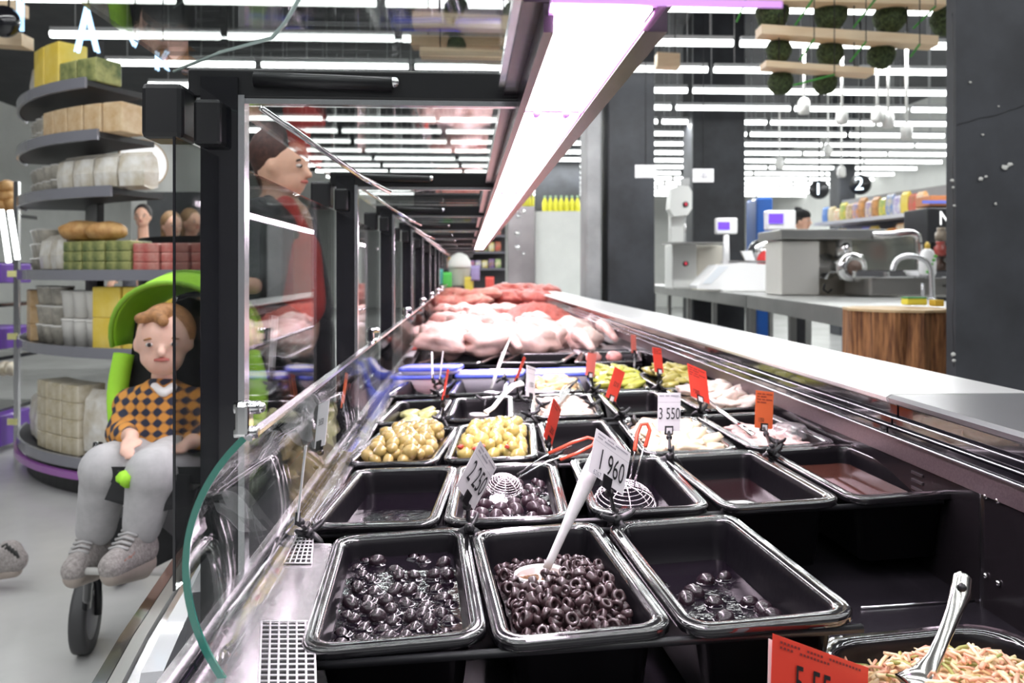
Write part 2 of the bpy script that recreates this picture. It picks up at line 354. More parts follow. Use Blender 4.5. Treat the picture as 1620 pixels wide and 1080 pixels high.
# customer side: base, bumpers
MB().box((.2,7.2,.37),(.92,12.6,.70)).build('base_body',mat('base_grey',(.16,.16,.17),.4),case)
def sweep(pts,h,wd,material,name):
    m=MB(); rings=[]
    for i,p in enumerate(pts):
        t=(Vector(pts[min(i+1,len(pts)-1)])-Vector(pts[max(i-1,0)])); t.z=0; t.normalize(); n=Vector((t.y,-t.x,0)); p=Vector(p)
        rings.append([p-n*wd/2-UP*h/2,p+n*wd/2-UP*h/2,p+n*wd/2*.6+UP*h/2,p-n*wd/2*.6+UP*h/2])
    m.loft(rings,smooth=False); return m.build(name,material,case)
def bump(px,py,z,off=0):
    p=G(px,py,z); return p
l1=[bump(180,1100,.66),bump(222,1020,.66),bump(262,955,.66),bump(300,893,.66),bump(345,833,.66),bump(420,751,.66),bump(560,610,.66),bump(640,528,.66)]
sweep(l1,.030,.030,STEELD,'bumper_rail')
for o_,mt,nm,hh in ((.022,ALU,'bumper_trim',.010),(.048,mat('bumper_white',(.72,.72,.75),.3,coat=.5),'bumper_band',.05),(-.02,BLACKG,'bumper_groove',.02)):
    sweep([p+Vector((o_,0,.004+.0*o_)) for p in l1],hh,.03 if o_!=.048 else .045,mt,nm)
sweep([p+Vector((.11,0,.06)) for p in l1],.14,.05,mat('skirt_grey',(.10,.10,.11),.3,coat=.4),'front_skirt')
# lower curved glass panes
gp=[P(px,py,.70) for px,py in ((390,697),(362,725),(335,765),(315,810),(304,858),(301,905),(310,955),(330,1015),(365,1082))]
def smoothpts(pts,n=3):
    out=[]
    for i in range(len(pts)-1):
        p0=pts[max(i-1,0)];p1=pts[i];p2=pts[i+1];p3=pts[min(i+2,len(pts)-1)]
        for k in range(n):
            t=k/n; out.append(.5*((2*p1)+(p2-p0)*t+(2*p0-5*p1+4*p2-p3)*t*t+(3*p1-p0-3*p2+p3)*t**3))
    return out+[pts[-1]]
gb=[P(px,py,.70) for px,py in ((390,697),(280,800),(272,955),(366,1082))]; gp=[gb[0]*(1-t)**3+gb[1]*3*t*(1-t)**2+gb[2]*3*t*t*(1-t)+gb[3]*t**3 for t in [k/28 for k in range(29)]]; ye=[gp[0].y,.9375]+[MO*k for k in range(2,14)]
def gsheet(pts,y0,y1,th,name,material):
    n=len(pts); out=[]
    for i,p in enumerate(pts):
        t=(pts[min(i+1,n-1)]-pts[max(i-1,0)]); nn=Vector((t.z,0,-t.x)).normalized(); out.append((p.x,p.z,p.x+nn.x*th,p.z+nn.z*th))
    loop=[(a,b) for a,b,c,d in out]+[(c,d) for a,b,c,d in reversed(out)]
    return MB().loft([[Vector((a,y0,b)) for a,b in loop],[Vector((a,y1,b)) for a,b in loop]],True,False,False).build(name,material,case), loop
for i in range(len(ye)-1):
    g,loop=gsheet(gp,ye[i]+.002,ye[i+1]-.002,.006,'curved_glass_pane',GLASSC)
    n=len(gp); e=MB()
    # ground green edge of the pane
    r0=[Vector((a,ye[i]-.0005,b)) for a,b in loop]; r1=[Vector((a,ye[i]+.0025,b)) for a,b in loop]; e.loft([r0,r1],True,False,False)
    for k in range(n-1): e.add([r0[k],r0[k+1],r0[2*n-2-k],r0[2*n-1-k]],[(0,1,2,3)])
    if i==0: e.build('glass_edge',GEDGE,g)
tp=gp[0]; MB().box((tp.x,(tp.y+YEND)/2,tp.z+.002),(.010,YEND-tp.y,.004)).build('glass_top_trim',ALU,case)
MB().cyl((XF+.002,.45,.848),(XF+.002,YEND,.848),.005,n=8).build('glass_channel',BLACKG,case)
for i in range(0,9):
    yy=.72+MO*i; q=MB(); q.box((tp.x-.004,yy,tp.z+.018),(.012,.02,.03),bev=.003); q.cyl((tp.x-.012,yy,tp.z+.028),(tp.x+.010,yy,tp.z+.028),.006,n=12); q.cyl((tp.x-.012,yy,tp.z+.006),(tp.x+.008,yy,tp.z+.006),.0055,n=12); q.sph((tp.x+.01,yy,tp.z+.028),.005); q.build('glass_clamp',CHROME,case)
# posts, arms, canopy
XP0,XP1=-.299,-.258
for i in range(0,11):
    yy=MO*(i+1); wd=XP1-XP0
    pm=MB().box((-.2785,yy,1.04),(wd,.045,.76)); pm.build('post',BLACKG,case)
    MB().box((XP1+.004,yy-.012,1.10),(.007,.02,.60)).build('post_trim',ALU,case)
    MB().box((-.115,yy,1.414),(.40,.035,.034),bev=.003).build('cross_arm',BLACK,case)
    MB().box((-.115,yy-.012,1.394),(.38,.012,.006)).build('arm_trim',ALU,case)
    if i<7:
        h=MB(); h.box((-.330,yy-.03,1.375),(.045,.05,.06),bev=.006); h.box((-.285,yy-.03,1.365),(.03,.03,.05),bev=.004); h.build('hinge_block',BLACK,case)
        MB().cyl((-.24,yy-.02,1.418),(-.085,yy-.02,1.414),.009,n=10).build('gas_strut',BLACK,case)
        e=MB(); e.cyl((-.10,yy-.022,1.416),(-.086,yy-.022,1.416),.005,n=10); e.sph((-.082,yy-.022,1.416),.0065,10,8); e.build('strut_end',CHROME,case)
        MB().tube([(-.25,yy+.05,1.40),(-.16,yy+.30,1.345),(-.13,yy+.42,1.335)],.004,6).build('support_wire',CHROME,case)
    # upper front pane and canopy pane
    y0=.845 if i==0 else yy+.025; y1=yy+MO-.03
    MB().box((-.302,(y0+y1)/2,1.105),(.003,y1-y0,.47)).build('front_glass_pane',GLASS,case)
    y0=.50 if i==0 else yy-MO+.02; y1=yy-.02
    if i>0 or True: MB().box((-.135,(y0+y1)/2,1.436),(.40,y1-y0,.005)).build('canopy_glass_pane',GLASS,case)
e=MB(); e.box((-.302,.843,1.105),(.0025,.002,.47)); e.build('front_glass_edge',BLACKG,case)
MB().box((-.135,.499,1.436),(.40,.002,.005)).build('canopy_glass_edge',GEDGE,case)
MB().tube([P(275,113,.80),P(350,82,.72),P(430,60,.62),P(452,35,.6),P(478,-10,.58)],.0016,6).build('glass_stay',mat('stay_glass',(.45,.58,.55),.1,coat=1),case)
# lamp
LAMP=mat('lamp_glow',(1,1,1),.4,emit=(1,.86,.97),es=14)
lx0,lx1=.068,.133; lz=1.388
for i in range(0,7):
    y0=.565 if i==0 else MO*i+.012; y1=MO*(i+1)-.012
    MB().box(((lx0+lx1)/2,(y0+y1)/2,lz+.004),(lx1-lx0,y1-y0,.008)).build('lamp_diffuser',LAMP,case)
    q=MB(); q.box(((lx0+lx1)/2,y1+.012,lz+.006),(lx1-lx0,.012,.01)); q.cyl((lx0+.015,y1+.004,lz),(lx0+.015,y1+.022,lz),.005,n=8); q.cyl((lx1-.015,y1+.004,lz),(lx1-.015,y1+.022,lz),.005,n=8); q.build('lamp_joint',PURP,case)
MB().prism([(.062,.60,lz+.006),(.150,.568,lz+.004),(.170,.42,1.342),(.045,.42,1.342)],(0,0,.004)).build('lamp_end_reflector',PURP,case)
hs=MB(); hs.box((lx1+.011,3.7,lz+.006),(.018,6.2,.022)); hs.box(((lx0+lx1)/2,3.7,lz+.024),(lx1-lx0+.05,6.2,.016)); hs.box((lx0-.006,3.7,lz+.004),(.008,6.2,.022)); hs.build('lamp_housing',mat('housing',(.05,.035,.05),.25,.5),case)
MB().cyl((lx1+.004,.55,lz-.002),(lx1+.004,6.8,lz-.002),.003,n=6).build('housing_edge',mat('edge_mauve',(.45,.22,.42),.25,.6),case)
MB().box((lx0-.022,.72,lz+.026),(.020,.50,.012)).build('canopy_profile',ALU,case)
la=area('case_lamp',((lx0+lx1)/2,3.6,lz-.006),(.06,6.0),30,(1,.80,.95))
# ================================================================== PANS
OLG={}
def pan_mesh(w,d,depth=.10,r=.028):
    m=MB()
    prof=[(.030,-depth-.003),(.016,-.014),(.004,-.013),(0,-.010),(0,-.003),(.0025,0),(.005,-.0012),(.0075,0),(.0135,-.0005),(.0165,-.004),(.0185,-.012),(.022,-.03),(.031,-depth)]
    m.loft([rectring(w,d,r,o,z) for o,z in prof],True,True,True); return m
PANS={}
def rimslots(o):
    for i,pl in enumerate(o.data.polygons):
        if 1<=i//24<=8 and i<12*24: pl.material_index=1
def pan(key,FL,FR,label,D=.325,depth=.10,zdrop=0,group='black food pans in the counter'):
    a=DP(*FL,-zdrop); b=DP(*FR,-zdrop); u=(b-a); w=u.length; u.normalize(); v=UP.cross(Vector((u.x,u.y,0))).normalized(); n=u.cross(v).normalized()
    M=Matrix(((u.x,v.x,n.x,a.x),(u.y,v.y,n.y,a.y),(u.z,v.z,n.z,a.z),(0,0,0,1)))
    m=pan_mesh(w,D,depth); o=m.build('food_pan',[PAN,PANRIM]); rimslots(o); o.matrix_world=M; o.matrix_basis=M
    tag(o,label,'food pan',group); PANS[key]=(M,w,D,depth,o); return o
pan('11',(470,1030),(773,1003),'front left black food pan, whole dark olives in brine')
pan('12',(784,1018),(1072,990),'black food pan of sliced dark olive rings with the long white spoon',)
pan('13',(1086,996),(1367,970),'black food pan front right of the first row, a few dark olives floating in brine')
pan('21',(482,832),(692,826),'black food pan behind the front left one, nearly empty brine with bright light reflection')
pan('22',(700,825),(904,817),'black food pan of whole purple-black olives with skimmer, behind the olive rings',)
pan('23',(938,810),(1128,801),'black food pan holding the upturned spiral skimmer behind the 1 960 card')
pan('24',(1146,802),(1337,789),'black food pan with nothing but dark liquid, right of the spiral skimmer pan')
pan('25',(1348,788),(1530,776),'black food pan at the back wall with a little brown liquid')
pan('31',(540,733),(690,730),'black food pan heaped with brownish green olives',.34)
pan('32',(700,727),(852,722),'black food pan heaped with yellow olives stuffed with red pepper',.34)
pan('33',(868,722),(1003,716),'black food pan behind the red-handled skimmer, small mushrooms at its bottom',.34)
pan('34',(1018,716),(1172,710),'black food pan of pale marinated slices under the 3 550 card',.34)
pan('35',(1190,708),(1330,700),'black food pan of pale salad with clear plastic lid under the orange card',.34)
pan('41',(588,669),(692,666),'black food pan with pale green pickles, behind the brownish green olives',.33)
pan('42',(702,664),(813,660),'black food pan with thin brown strips and a white spoon',.33)
pan('43',(840,659),(957,655),'black food pan of creamy pale pieces with a serving fork',.33)
pan('44',(975,654),(1090,649),'empty black food pan behind the 3 550 card',.33)
pan('45',(1110,648),(1226,642),'black food pan of whitish pieces below the large red card, against the back wall',.33)
pan('51',(603,626),(693,624),'black food pan with red slices low inside it, behind the pickles',.34)
pan('52',(708,623),(802,620),'empty black food pan with a white handle sticking out, behind the brown strips',.34)
pan('53',(830,620),(925,617),'black food pan of tan chunks beside the white 1 350 card',.34)
pan('54',(938,617),(1030,614),'black food pan heaped with green peppers, left of the two pepper pans',.34)
pan('55',(1046,614),(1135,610),'black food pan heaped with green peppers, right of the two pepper pans',.34)
pan('61',(657,574),(762,573),'empty black food pan behind the blue lids, left',.36)
pan('62',(785,573),(890,572),'empty black food pan behind the blue lids, middle',.36)
pan('63',(908,572),(1016,570),'black food pan with two pink sausages behind the blue lids, right',.36)
# support bars under the rims between rows
rowsP=[('11','13'),('21','25'),('31','35'),('41','45'),('51','55'),('61','63')]
for A,B in rowsP:
    for back in(0,1):
        Ma,wa,Da,_,_=PANS[A]; Mb_,wb,Db,_,_=PANS[B]
        yy=Da*back; p=Ma@Vector((.0,yy+(.004 if back else .004),-.016)); q=Mb_@Vector((wb,(Db if back else 0)+.004,-.016))
        q.x=min(q.x,.69); MB().tube([p,q],.0045,6).build('pan_support_bar',BLACK,case)
for x0 in (-.195,.68):
    pass
# ------------------------------------------------------------------ contents
def inpan(key,x,y,z): return PANS[key][0]@Vector((x,y,z))
def brine(key,z,label,rings=(),material=None,z2=None):
    M,w,D,dp,_=PANS[key]; off=.0185+(-z-.012)*.09+.0015 if z>-.03 else .0225+(-z-.03)*.13+.0015
    m=MB(); m.loft([rectring(w,D,.028,off,z-.003),rectring(w,D,.028,off,z)],True,True,True,smooth=False)
    for (x,y,r) in rings:
        pr=[]; n=18
        R=[[Vector((x+math.cos(2*PI*k/n)*(r+dr),y+math.sin(2*PI*k/n)*(r+dr),z+dz)) for k in range(n)] for dr,dz in((.0035,.0001),(.0016,.0006),(.0004,.0022),(-.0012,.0026))]
        m.loft(R,True,False,False)
    # level the liquid in a world-flat plane is within a millimetre of the pan plane
    o=m.build('brine',material or BRINE); o.matrix_basis=M; return tag(o,label,'brine',None,'stuff')
def scatter(w,D,off,n,mind,rnd,xr=None,yr=None):
    pts=[]; t=0
    x0,x1=xr or (off,w-off); y0,y1=yr or (off,D-off)
    while len(pts)<n and t<n*200:
        t+=1; p=(rnd.uniform(x0,x1),rnd.uniform(y0,y1))
        if all((p[0]-q[0])**2+(p[1]-q[1])**2>mind*mind for q in pts): pts.append(p)
    return pts
def olive_proto(material,seed,pit=False,name='olive'):
    m=MB().sph((0,0,0),(.0112,.0088,.0088),16,10,disp=.10,seed=seed,fr=2)
    m.lathe((.0109,0,0),[(.0016,-.0006),(.0018,.0003),(.0006,.0002)],8,axis=(1,0,0))
    return m.build(name,material)
def olives(key,pts,zf,material,name,label,cat,group,rnd,proto=None,size=1.0,tilt=.6):
    first=None; out=[]
    for i,(x,y) in enumerate(pts):
        p=inpan(key,x,y,zf(i,x,y)); sc=size*rnd.uniform(.82,1.2)
        if first is None:
            o=proto or olive_proto(material,len(OLG),name=name); first=o
        else: o=first.copy(); COL.objects.link(o)
        o.location=p; o.rotation_euler=(rnd.uniform(-.4,.4),rnd.uniform(-tilt,tilt),rnd.uniform(0,6.28)); o.scale=(sc,sc*rnd.uniform(.9,1.05),sc)
        tag(o,label,cat,group); out.append(o)
    return out
rn=random.Random(11)
# front left: whole dark olives in brine
w_,D_=PANS['11'][1:3]
zb=-.026
pts=scatter(w_,D_,.031,78,.0172,rn)
pts=[p for p in pts if not(p[1]>.19 and p[0]>.06 and rn.random()<.55)][:58]
olives('11',pts,lambda i,x,y:zb+(-.0015 if i%3 else .0035),OLIVE_B,'olive','dark whole olive floating in the front left pan','olive','whole dark olives in the front left pan',rn,size=.86)
brine('11',zb,'dark brine around the whole olives in the front left pan',[(x,y,.0085*(.9+.2*rn.random())) for x,y in pts])
# olive rings
w_,D_=PANS['12'][1:3]
brine('12',-.040,'dark brine and chopped olive under the olive rings')
base=MB(); n=26
heap=lambda x,y: -.038+.024*max(0,1-((x-.105)/.11)**2)*max(0,1-((y-.12)/.17)**2)+.006*noise.noise(Vector((x*40,y*40,3)))
H=[[Vector((.026+(w_-.052)*i/n,.026+(D_-.052)*j/n,heap(.026+(w_-.052)*i/n,.026+(D_-.052)*j/n)-.005)) for i in range(n+1)] for j in range(n+1)]
base.loft(H,False,False,False); hb=base.build('olive_pieces',mat('chopped_olive',(.030,.015,.018),.35,coat=.4,var=.6,scale=150,bump=1,bscale=220)); hb.matrix_basis=PANS['12'][0]; tag(hb,'heap of chopped dark olive below the loose rings','chopped olives',None,'stuff')
def ring_proto(seed):
    m=MB(); r0,r1,h=.0078,.0040,.0034; R=[]; N=16
    for (r,z) in ((r1,-h),(r0*.93,-h),(r0,-h*.5),(r0*1.02,0),(r0,h*.5),(r0*.93,h),(r1,h),(r1*.9,0)):
        R.append([Vector((math.cos(2*PI*k/N)*r*(1+.10*math.sin(2*k*2*PI/N+seed)),math.sin(2*PI*k/N)*r*(1+.06*math.cos(k*2*PI/N)),z)) for k in range(N)])
    R.append(R[0]); m.loft(R,True,False,False); return m.build('olive_ring',RINGM)
pts=[]
for lay in range(3):
    pts+= [(x,y,lay) for x,y in scatter(w_,D_,.031,125,.0112,rn)]
pts=[p for p in pts if not (p[2]==2 and ((p[0]-.09)**2+(p[1]-.13)**2>.006)) and not(p[1]>.2 and p[2]>0)]
first=None; SPL=PANS['12'][0].inverted()@DP(855,906,-.012)
for x,y,lay in pts:
    # clear of the spoon bowl
    if (x-SPL.x)**2/.0011+(y-SPL.y)**2/.0009<1 : continue
    if first is None: o=first=ring_proto(.3)
    else: o=first.copy(); COL.objects.link(o)
    o.location=inpan('12',x,y,heap(x,y)+.001+lay*.0062); o.rotation_euler=(rn.uniform(-1.3,1.3),rn.uniform(-1.3,1.3),rn.uniform(0,6.3)); s_=rn.uniform(.7,1.02); o.scale=(s_,s_,s_*rn.uniform(.8,1.4))
    tag(o,'dark sliced olive ring in the pan with the long white spoon','olive ring','olive rings in the front middle pan')
# front right: few olives
w_,D_=PANS['13'][1:3]; fp=[(.035,.20),(.075,.195),(.103,.23),(.128,.232),(.09,.165),(.06,.178),(.085,.125),(.128,.155),(.137,.138),(.138,.115),(.080,.085),(.078,.063),(.104,.068),(.115,.058),(.138,.085),(.146,.062),(.125,.045)]
olives('13',fp,lambda i,x,y:-.052+(.002 if i%2 else 0),OLIVE_B,'olive','dark olive floating in the sparse front right pan','olive','olives in the front right pan',rn,size=1.05)
brine('13',-.052,'dark still brine in the front right pan',[(x,y,.0098) for x,y in fp]+[(.05,.23,.004),(.045,.16,.003),(.11,.11,.004)])
# second row
w_,D_=PANS['21'][1:3]
fp=[(.04,.07),(.043,.105),(.08,.075),(.082,.115),(.112,.07),(.14,.085),(.143,.06),(.145,.10),(.125,.13),(.088,.055)]
olives('21',fp,lambda i,x,y:-.040-.005,OLIVE_B,'olive','dark olive just breaking the surface in the nearly empty brine pan','olive','olives in the nearly empty brine pan',rn,size=.95)
brine('21',-.040,'black still brine reflecting the lamp in the second row left pan',[(x,y,.0095) for x,y in fp])
w_,D_=PANS['22'][1:3]; pts=scatter(w_,D_,.032,50,.0190,rn); pts=[p for p in pts if not((p[0]-.075)**2+(p[1]-.19)**2<.0011)]
olives('22',pts,lambda i,x,y:-.024+(.004 if i%4==0 else -.002),OLIVE_P,'olive','purple-black olive in the pan behind the olive rings','olive','purple-black olives in the second row',rn,size=1.12)
brine('22',-.026,'purple-dark brine around the olives behind the 2 250 card',[(x,y,.0095) for x,y in pts])
w_,D_=PANS['23'][1:3]; pts=scatter(w_,.14,.036,8,.017,rn)
olives('23',pts,lambda i,x,y:-.045,OLIVE_P,'olive','small dark olive low in the spiral skimmer pan','olive','olives in the spiral skimmer pan',rn)
brine('23',-.046,'dark brine at the bottom of the spiral skimmer pan',[(x,y,.0095) for x,y in pts])
brine('24',-.045,'black liquid filling the pan right of the spiral skimmer',[],mat('brine_red',(.022,.006,.008),.03,coat=1,spec=.8,bump=.05,bscale=12))
brine('25',-.030,'brown liquid in the pan against the back wall',[],mat('brine_brown',(.10,.035,.025),.06,coat=1,spec=.8))
# third row olives, heaped
def heaped(key,n0,n1,mind,material,label,group,size):
    w_,D_=PANS[key][1:3]; hz=lambda x,y:-.018+.022*max(0,1-((x-w_/2)/(w_*.5))**4)*max(0,1-((y-D_/2)/(D_*.52))**4)
    a=scatter(w_,D_,.032,n0,mind,rn); olives(key,a,lambda i,x,y:hz(x,y),material,'olive',label,'olive',group,rn,size=size)
    b=scatter(w_,D_,.040,n1,mind*1.02,rn); return a,olives(key,b,lambda i,x,y:hz(x,y)+.0125,material,'olive',label,'olive',group,rn,size=size)
PB=mat('pale_brine',(.16,.10,.05),.08,coat=1,var=.4,scale=60)
heaped('31',48,34,.0215,OLIVE_G,'brownish green olive in the heaped pan at the left of the third row','brownish green olives',1.34)
brine('31',-.020,'cloudy brine under the brownish green olives',[],PB)
_,ob=heaped('32',48,34,.0215,OLIVE_Y,'yellow stuffed olive in the pan behind the 2 250 card','yellow stuffed olives',1.32)
brine('32',-.020,'cloudy brine under the yellow stuffed olives',[],PB)
for i,(x,y) in enumerate(((.03,.05),(.12,.035),(.125,.06),(.075,.05),(.06,.03),(.135,.10),(.04,.12),(.105,.16))):
    lump=lumpobj('pepper_bit',inpan('32',x,y,.012),(.006,.005,.004),PIM,disp=.6,seed=i); tag(lump,'small red pepper bit lying on the yellow stuffed olives','pepper bit','red pepper bits')
MUSH=mat('mushroom_tan',(.36,.22,.14),.35,coat=.3,var=.25,scale=60)
w_,D_=PANS['33'][1:3]
for i,(x,y) in enumerate(scatter(w_,.22,.036,22,.020,rn)):
    o=lumpobj('mushroom',inpan('33',x,y,-.052+rn.random()*.006),(.011,.011,.009),MUSH,disp=.25,seed=i); tag(o,'small tan mushroom low in the pan behind the red-handled skimmer','mushroom','marinated mushrooms')
brine('33',-.058,'brown marinade around the small mushrooms',[],mat('marinade',(.05,.02,.018),.06,coat=1))
# pale slices
SLICE=mat('pale_slice',(.82,.66,.48),.35,coat=.3,var=.12,scale=40,sss=.15); CREAM=mat('cream_salad',(.84,.70,.58),.4,coat=.2,var=.14,scale=50,sss=.15); TAN=mat('tan_chunk',(.66,.44,.22),.4,coat=.3,var=.2,scale=50); PINKS=mat('pink_salad',(.80,.58,.55),.4,coat=.3,var=.15,scale=50,sss=.15)
def pieces(key,n,size,material,name,label,cat,group,z0=-.03,zr=.025,disp=.5,mind=.02,elong=1.0,yr=None,xr=None):
    w_,D_=PANS[key][1:3]
    for i,(x,y) in enumerate(scatter(w_,D_,.036,n,mind,rn,xr,yr)):
        s_=rn.uniform(.8,1.25)*size; e=max(0,1-((x-w_/2)/(w_*.5))**2)*max(0,1-((y-D_/2)/(D_*.5))**2)
        o=lumpobj(name,inpan(key,x,y,z0+zr*e+rn.uniform(-.003,.003)),(s_*elong,s_*.8,s_*.5),material,(rn.uniform(-.6,.6),rn.uniform(-.5,.5),rn.uniform(-.8,.8)),disp,seed=i+len(key)*n,fr=1.6); tag(o,label,cat,group)
def fill(key,z,material,label):
    brine(key,z,label,[],material)
pieces('34',44,.020,SLICE,'marinated_slice','pale marinated slice in the pan under the 3 550 card','marinated slice','pale marinated slices',-.018,.02,.7,.021,1.5)
fill('34',-.022,mat('cream_juice',(.55,.42,.30),.2,coat=.6,var=.2,scale=40),'creamy juice under the pale marinated slices')
pieces('35',26,.018,PINKS,'salad_piece','pale pinkish salad piece in the pan under the orange card','salad','pale salad pieces at the back wall',-.025,.012,.6,.02,1.4,yr=(.036,.22)); fill('35',-.030,mat('mauve_juice',(.30,.17,.22),.12,coat=1),'mauve juice under the pale salad at the back wall')
PICK=mat('pickle_pale',(.50,.50,.20),.3,coat=.5,var=.25,scale=30)
pieces('41',13,.020,PICK,'pickle','pale green pickle in the fourth row left pan','pickle','pale green pickles',-.035,.012,.25,.026,1.35,yr=(.04,.28)); fill('41',-.040,mat('pickle_brine',(.10,.09,.05),.08,coat=1),'greenish brine around the pale pickles')
for i in range(26):
    x,y=rn.uniform(.05,.12),rn.uniform(.04,.2); m=MB(); a=rn.uniform(0,3); L=.03; m.tube([(x-L*math.cos(a),y-L*math.sin(a),-.05),(x,y,-.044+rn.random()*.006),(x+L*math.cos(a),y+L*math.sin(a),-.050)],.0035,6,flat=.5)
    o=m.build('seaweed_strip',mat('brown_strip',(.20,.10,.04),.3,coat=.5,var=.3,scale=60)); o.matrix_basis=PANS['42'][0]; tag(o,'thin brown marinated strip beside the white spoon','strip','brown marinated strips')
fill('42',-.054,mat('brown_juice',(.03,.015,.012),.08,coat=1),'dark juice under the thin brown strips')
pieces('43',34,.019,CREAM,'creamy_piece','creamy pale piece in the pan with the serving fork','salad','creamy pale pieces',-.022,.018,.6,.021,1.3); fill('43',-.026,MATS['cream_juice'],'creamy dressing in the pan with the serving fork')
pieces('45',24,.022,mat('whitish_piece',(.82,.70,.62),.4,coat=.2,var=.12,scale=40,sss=.15),'poultry_piece','whitish piece in the pan below the large red card','meat piece','whitish pieces by the back wall',-.006,.028,.6,.026,1.3)
fill('45',-.020,MATS['cream_juice'],'pale juice in the pan below the large red card')
pieces('51',12,.018,mat('red_slice',(.62,.06,.03),.3,coat=.5,var=.2,scale=40),'pepper_slice','red slice low in the pan behind the pickles','pepper slice','red slices',-.055,.01,.3,.024,1.3,yr=(.1,.30)); fill('51',-.066,mat('red_juice',(.12,.012,.01),.1,coat=1),'red juice under the red slices')
pieces('53',34,.019,TAN,'tan_chunk','tan chunk in the pan beside the 1 350 card','marinated chunk','tan chunks',-.020,.028,.45,.022,1.3); fill('53',-.026,mat('tan_juice',(.25,.15,.08),.2,coat=.5),'juice under the tan chunks')
GP=mat('green_pepper',(.40,.42,.06),.25,coat=.6,var=.3,scale=30); GP2=mat('green_pepper_dull',(.38,.34,.08),.28,coat=.5,var=.35,scale=30)
pieces('54',44,.019,GP,'pickled_pepper','green pickled pepper in the left of the two heaped pepper pans','pepper','green peppers, left pan',-.006,.040,.35,.021,1.6); fill('54',-.016,MATS['pickle_brine'],'brine under the left heap of green peppers')
pieces('55',44,.019,GP2,'pickled_pepper','olive-green pickled pepper in the right of the two heaped pepper pans','pepper','green peppers, right pan',-.006,.040,.35,.021,1.4); fill('55',-.016,MATS['pickle_brine'],'brine under the right heap of green peppers')
for i,(x,y) in enumerate(((.06,.24),(.14,.25))):
    tag(lumpobj('sausage',inpan('63',x,y,-.012),(.032,.026,.024),mat('sausage_pink',(.75,.33,.30),.3,coat=.4,var=.1),disp=.15,seed=i),['plump pink sausage, left one in the pan behind the blue lids','plump pink sausage, right one in the pan behind the blue lids'][i],'sausage')
# blue-lid tubs between the fifth and sixth rows
BLUE=mat('lid_blue',(.10,.14,.75),.3,coat=.5); TUB=mat('tub_white',(.78,.76,.84),.35,coat=.4)
tubs=[((612,599),(702,598),'clear tub with blue rim, lowest and leftmost of the blue-lid tubs',0),((626,586),(722,585),'pale tub with blue rim stacked on the leftmost tub',.024),((716,597),(826,595),'pale tub with blue rim in the middle, behind the white handle',0.0),((842,595),(938,592),'rightmost tub with blue rim, behind the tan chunks',0)]
for (a,b,lab,dz) in tubs:
    p=DP(*a,.006+dz); q=DP(*b,.006+dz); ww=(q-p).length; t=empty('lidded_tub',p,lab,'tub','blue-rim tubs')
    u=(q-p).normalized(); v=UP.cross(Vector((u.x,u.y,0))).normalized(); n_=u.cross(v); M=Matrix(((u.x,v.x,n_.x,p.x),(u.y,v.y,n_.y,p.y),(u.z,v.z,n_.z,p.z),(0,0,0,1)))
    dd=.15 if dz==0 else .12; m=MB(); m.loft([[M@v_ for v_ in rectring(ww,dd,.03,o_,z)] for o_,z in ((.012,-.055 if dz==0 else -.016),(.003,-.004),(.003,0))]); m.build('tub_body',TUB,t)
    m=MB(); m.loft([[M@v_ for v_ in rectring(ww,dd,.03,o_,z)] for o_,z in ((.003,-.004),(0,-.004),(0,.005),(.006,.008),(.010,.006))],True,False,False); m.build('lid_rim',BLUE,t)
    m=MB(); m.loft([[M@v_ for v_ in rectring(ww,dd,.03,o_,z)] for o_,z in ((.010,.006),(.02,.006))]); m.build('lid',TUB,t)
# bottom right pan on the well floor with shredded salad
a=G(1372,1100,.815); b=G(1400,1062,.815)
fp_=[G(1395,1064,.815),G(1522,1016,.815)]
u=Vector((.93,.36,0)).normalized(); 
p0=G(1385,1085,.815); M=Matrix.Translation(p0+Vector((0,-.14,0)))@Matrix.Rotation(math.radians(8),4,'Z')
o=pan_mesh(.24,.24,.06,.05).build('food_pan',[PAN,PANRIM]); rimslots(o); o.matrix_basis=M; tag(o,'low black food pan of shredded salad at the bottom right corner','food pan','black food pans in the counter'); PANS['z']=(M,.24,.24,.06,o)
SHRED=[mat('shred_cream',(.86,.66,.40),.4,coat=.3,var=.15,scale=60),mat('shred_pink',(.80,.42,.28),.4,coat=.3,var=.2,scale=60),mat('shred_green',(.35,.36,.10),.4,coat=.3)]
hz=lambda x,y:-.035+.045*max(0,1-((x-.12)/.11)**2)*max(0,1-((y-.12)/.11)**2)
sb=MB(); n=22; sb.loft([[Vector((.024+.192*i/n,.024+.192*j/n,hz(.024+.192*i/n,.024+.192*j/n)+.004*noise.noise(Vector((i*.9,j*.9,1))))) for i in range(n+1)] for j in range(n+1)],False,False,False)
for i in range(520):
    x,y=rn.uniform(.03,.21),rn.uniform(.03,.21); a_=rn.uniform(0,6.3); z=hz(x,y)+rn.uniform(0,.009); L=rn.uniform(.006,.014); t=rn.uniform(-.6,.6)
    sb.tube([(x-L*math.cos(a_),y-L*math.sin(a_),z-L*t),(x,y,z+.003),(x+L*math.cos(a_),y+L*math.sin(a_),z+L*t)],rn.uniform(.0012,.0024),5)
so=sb.build('shredded_salad',SHRED); so.matrix_basis=M; tag(so,'shredded cream and pink salad heaped in the bottom right pan','salad',None,'stuff')
for i,pl in enumerate(so.data.polygons): 
    if i>n*n: pl.material_index=(0,0,0,1,1,2)[((i-n*n)//12)%6]
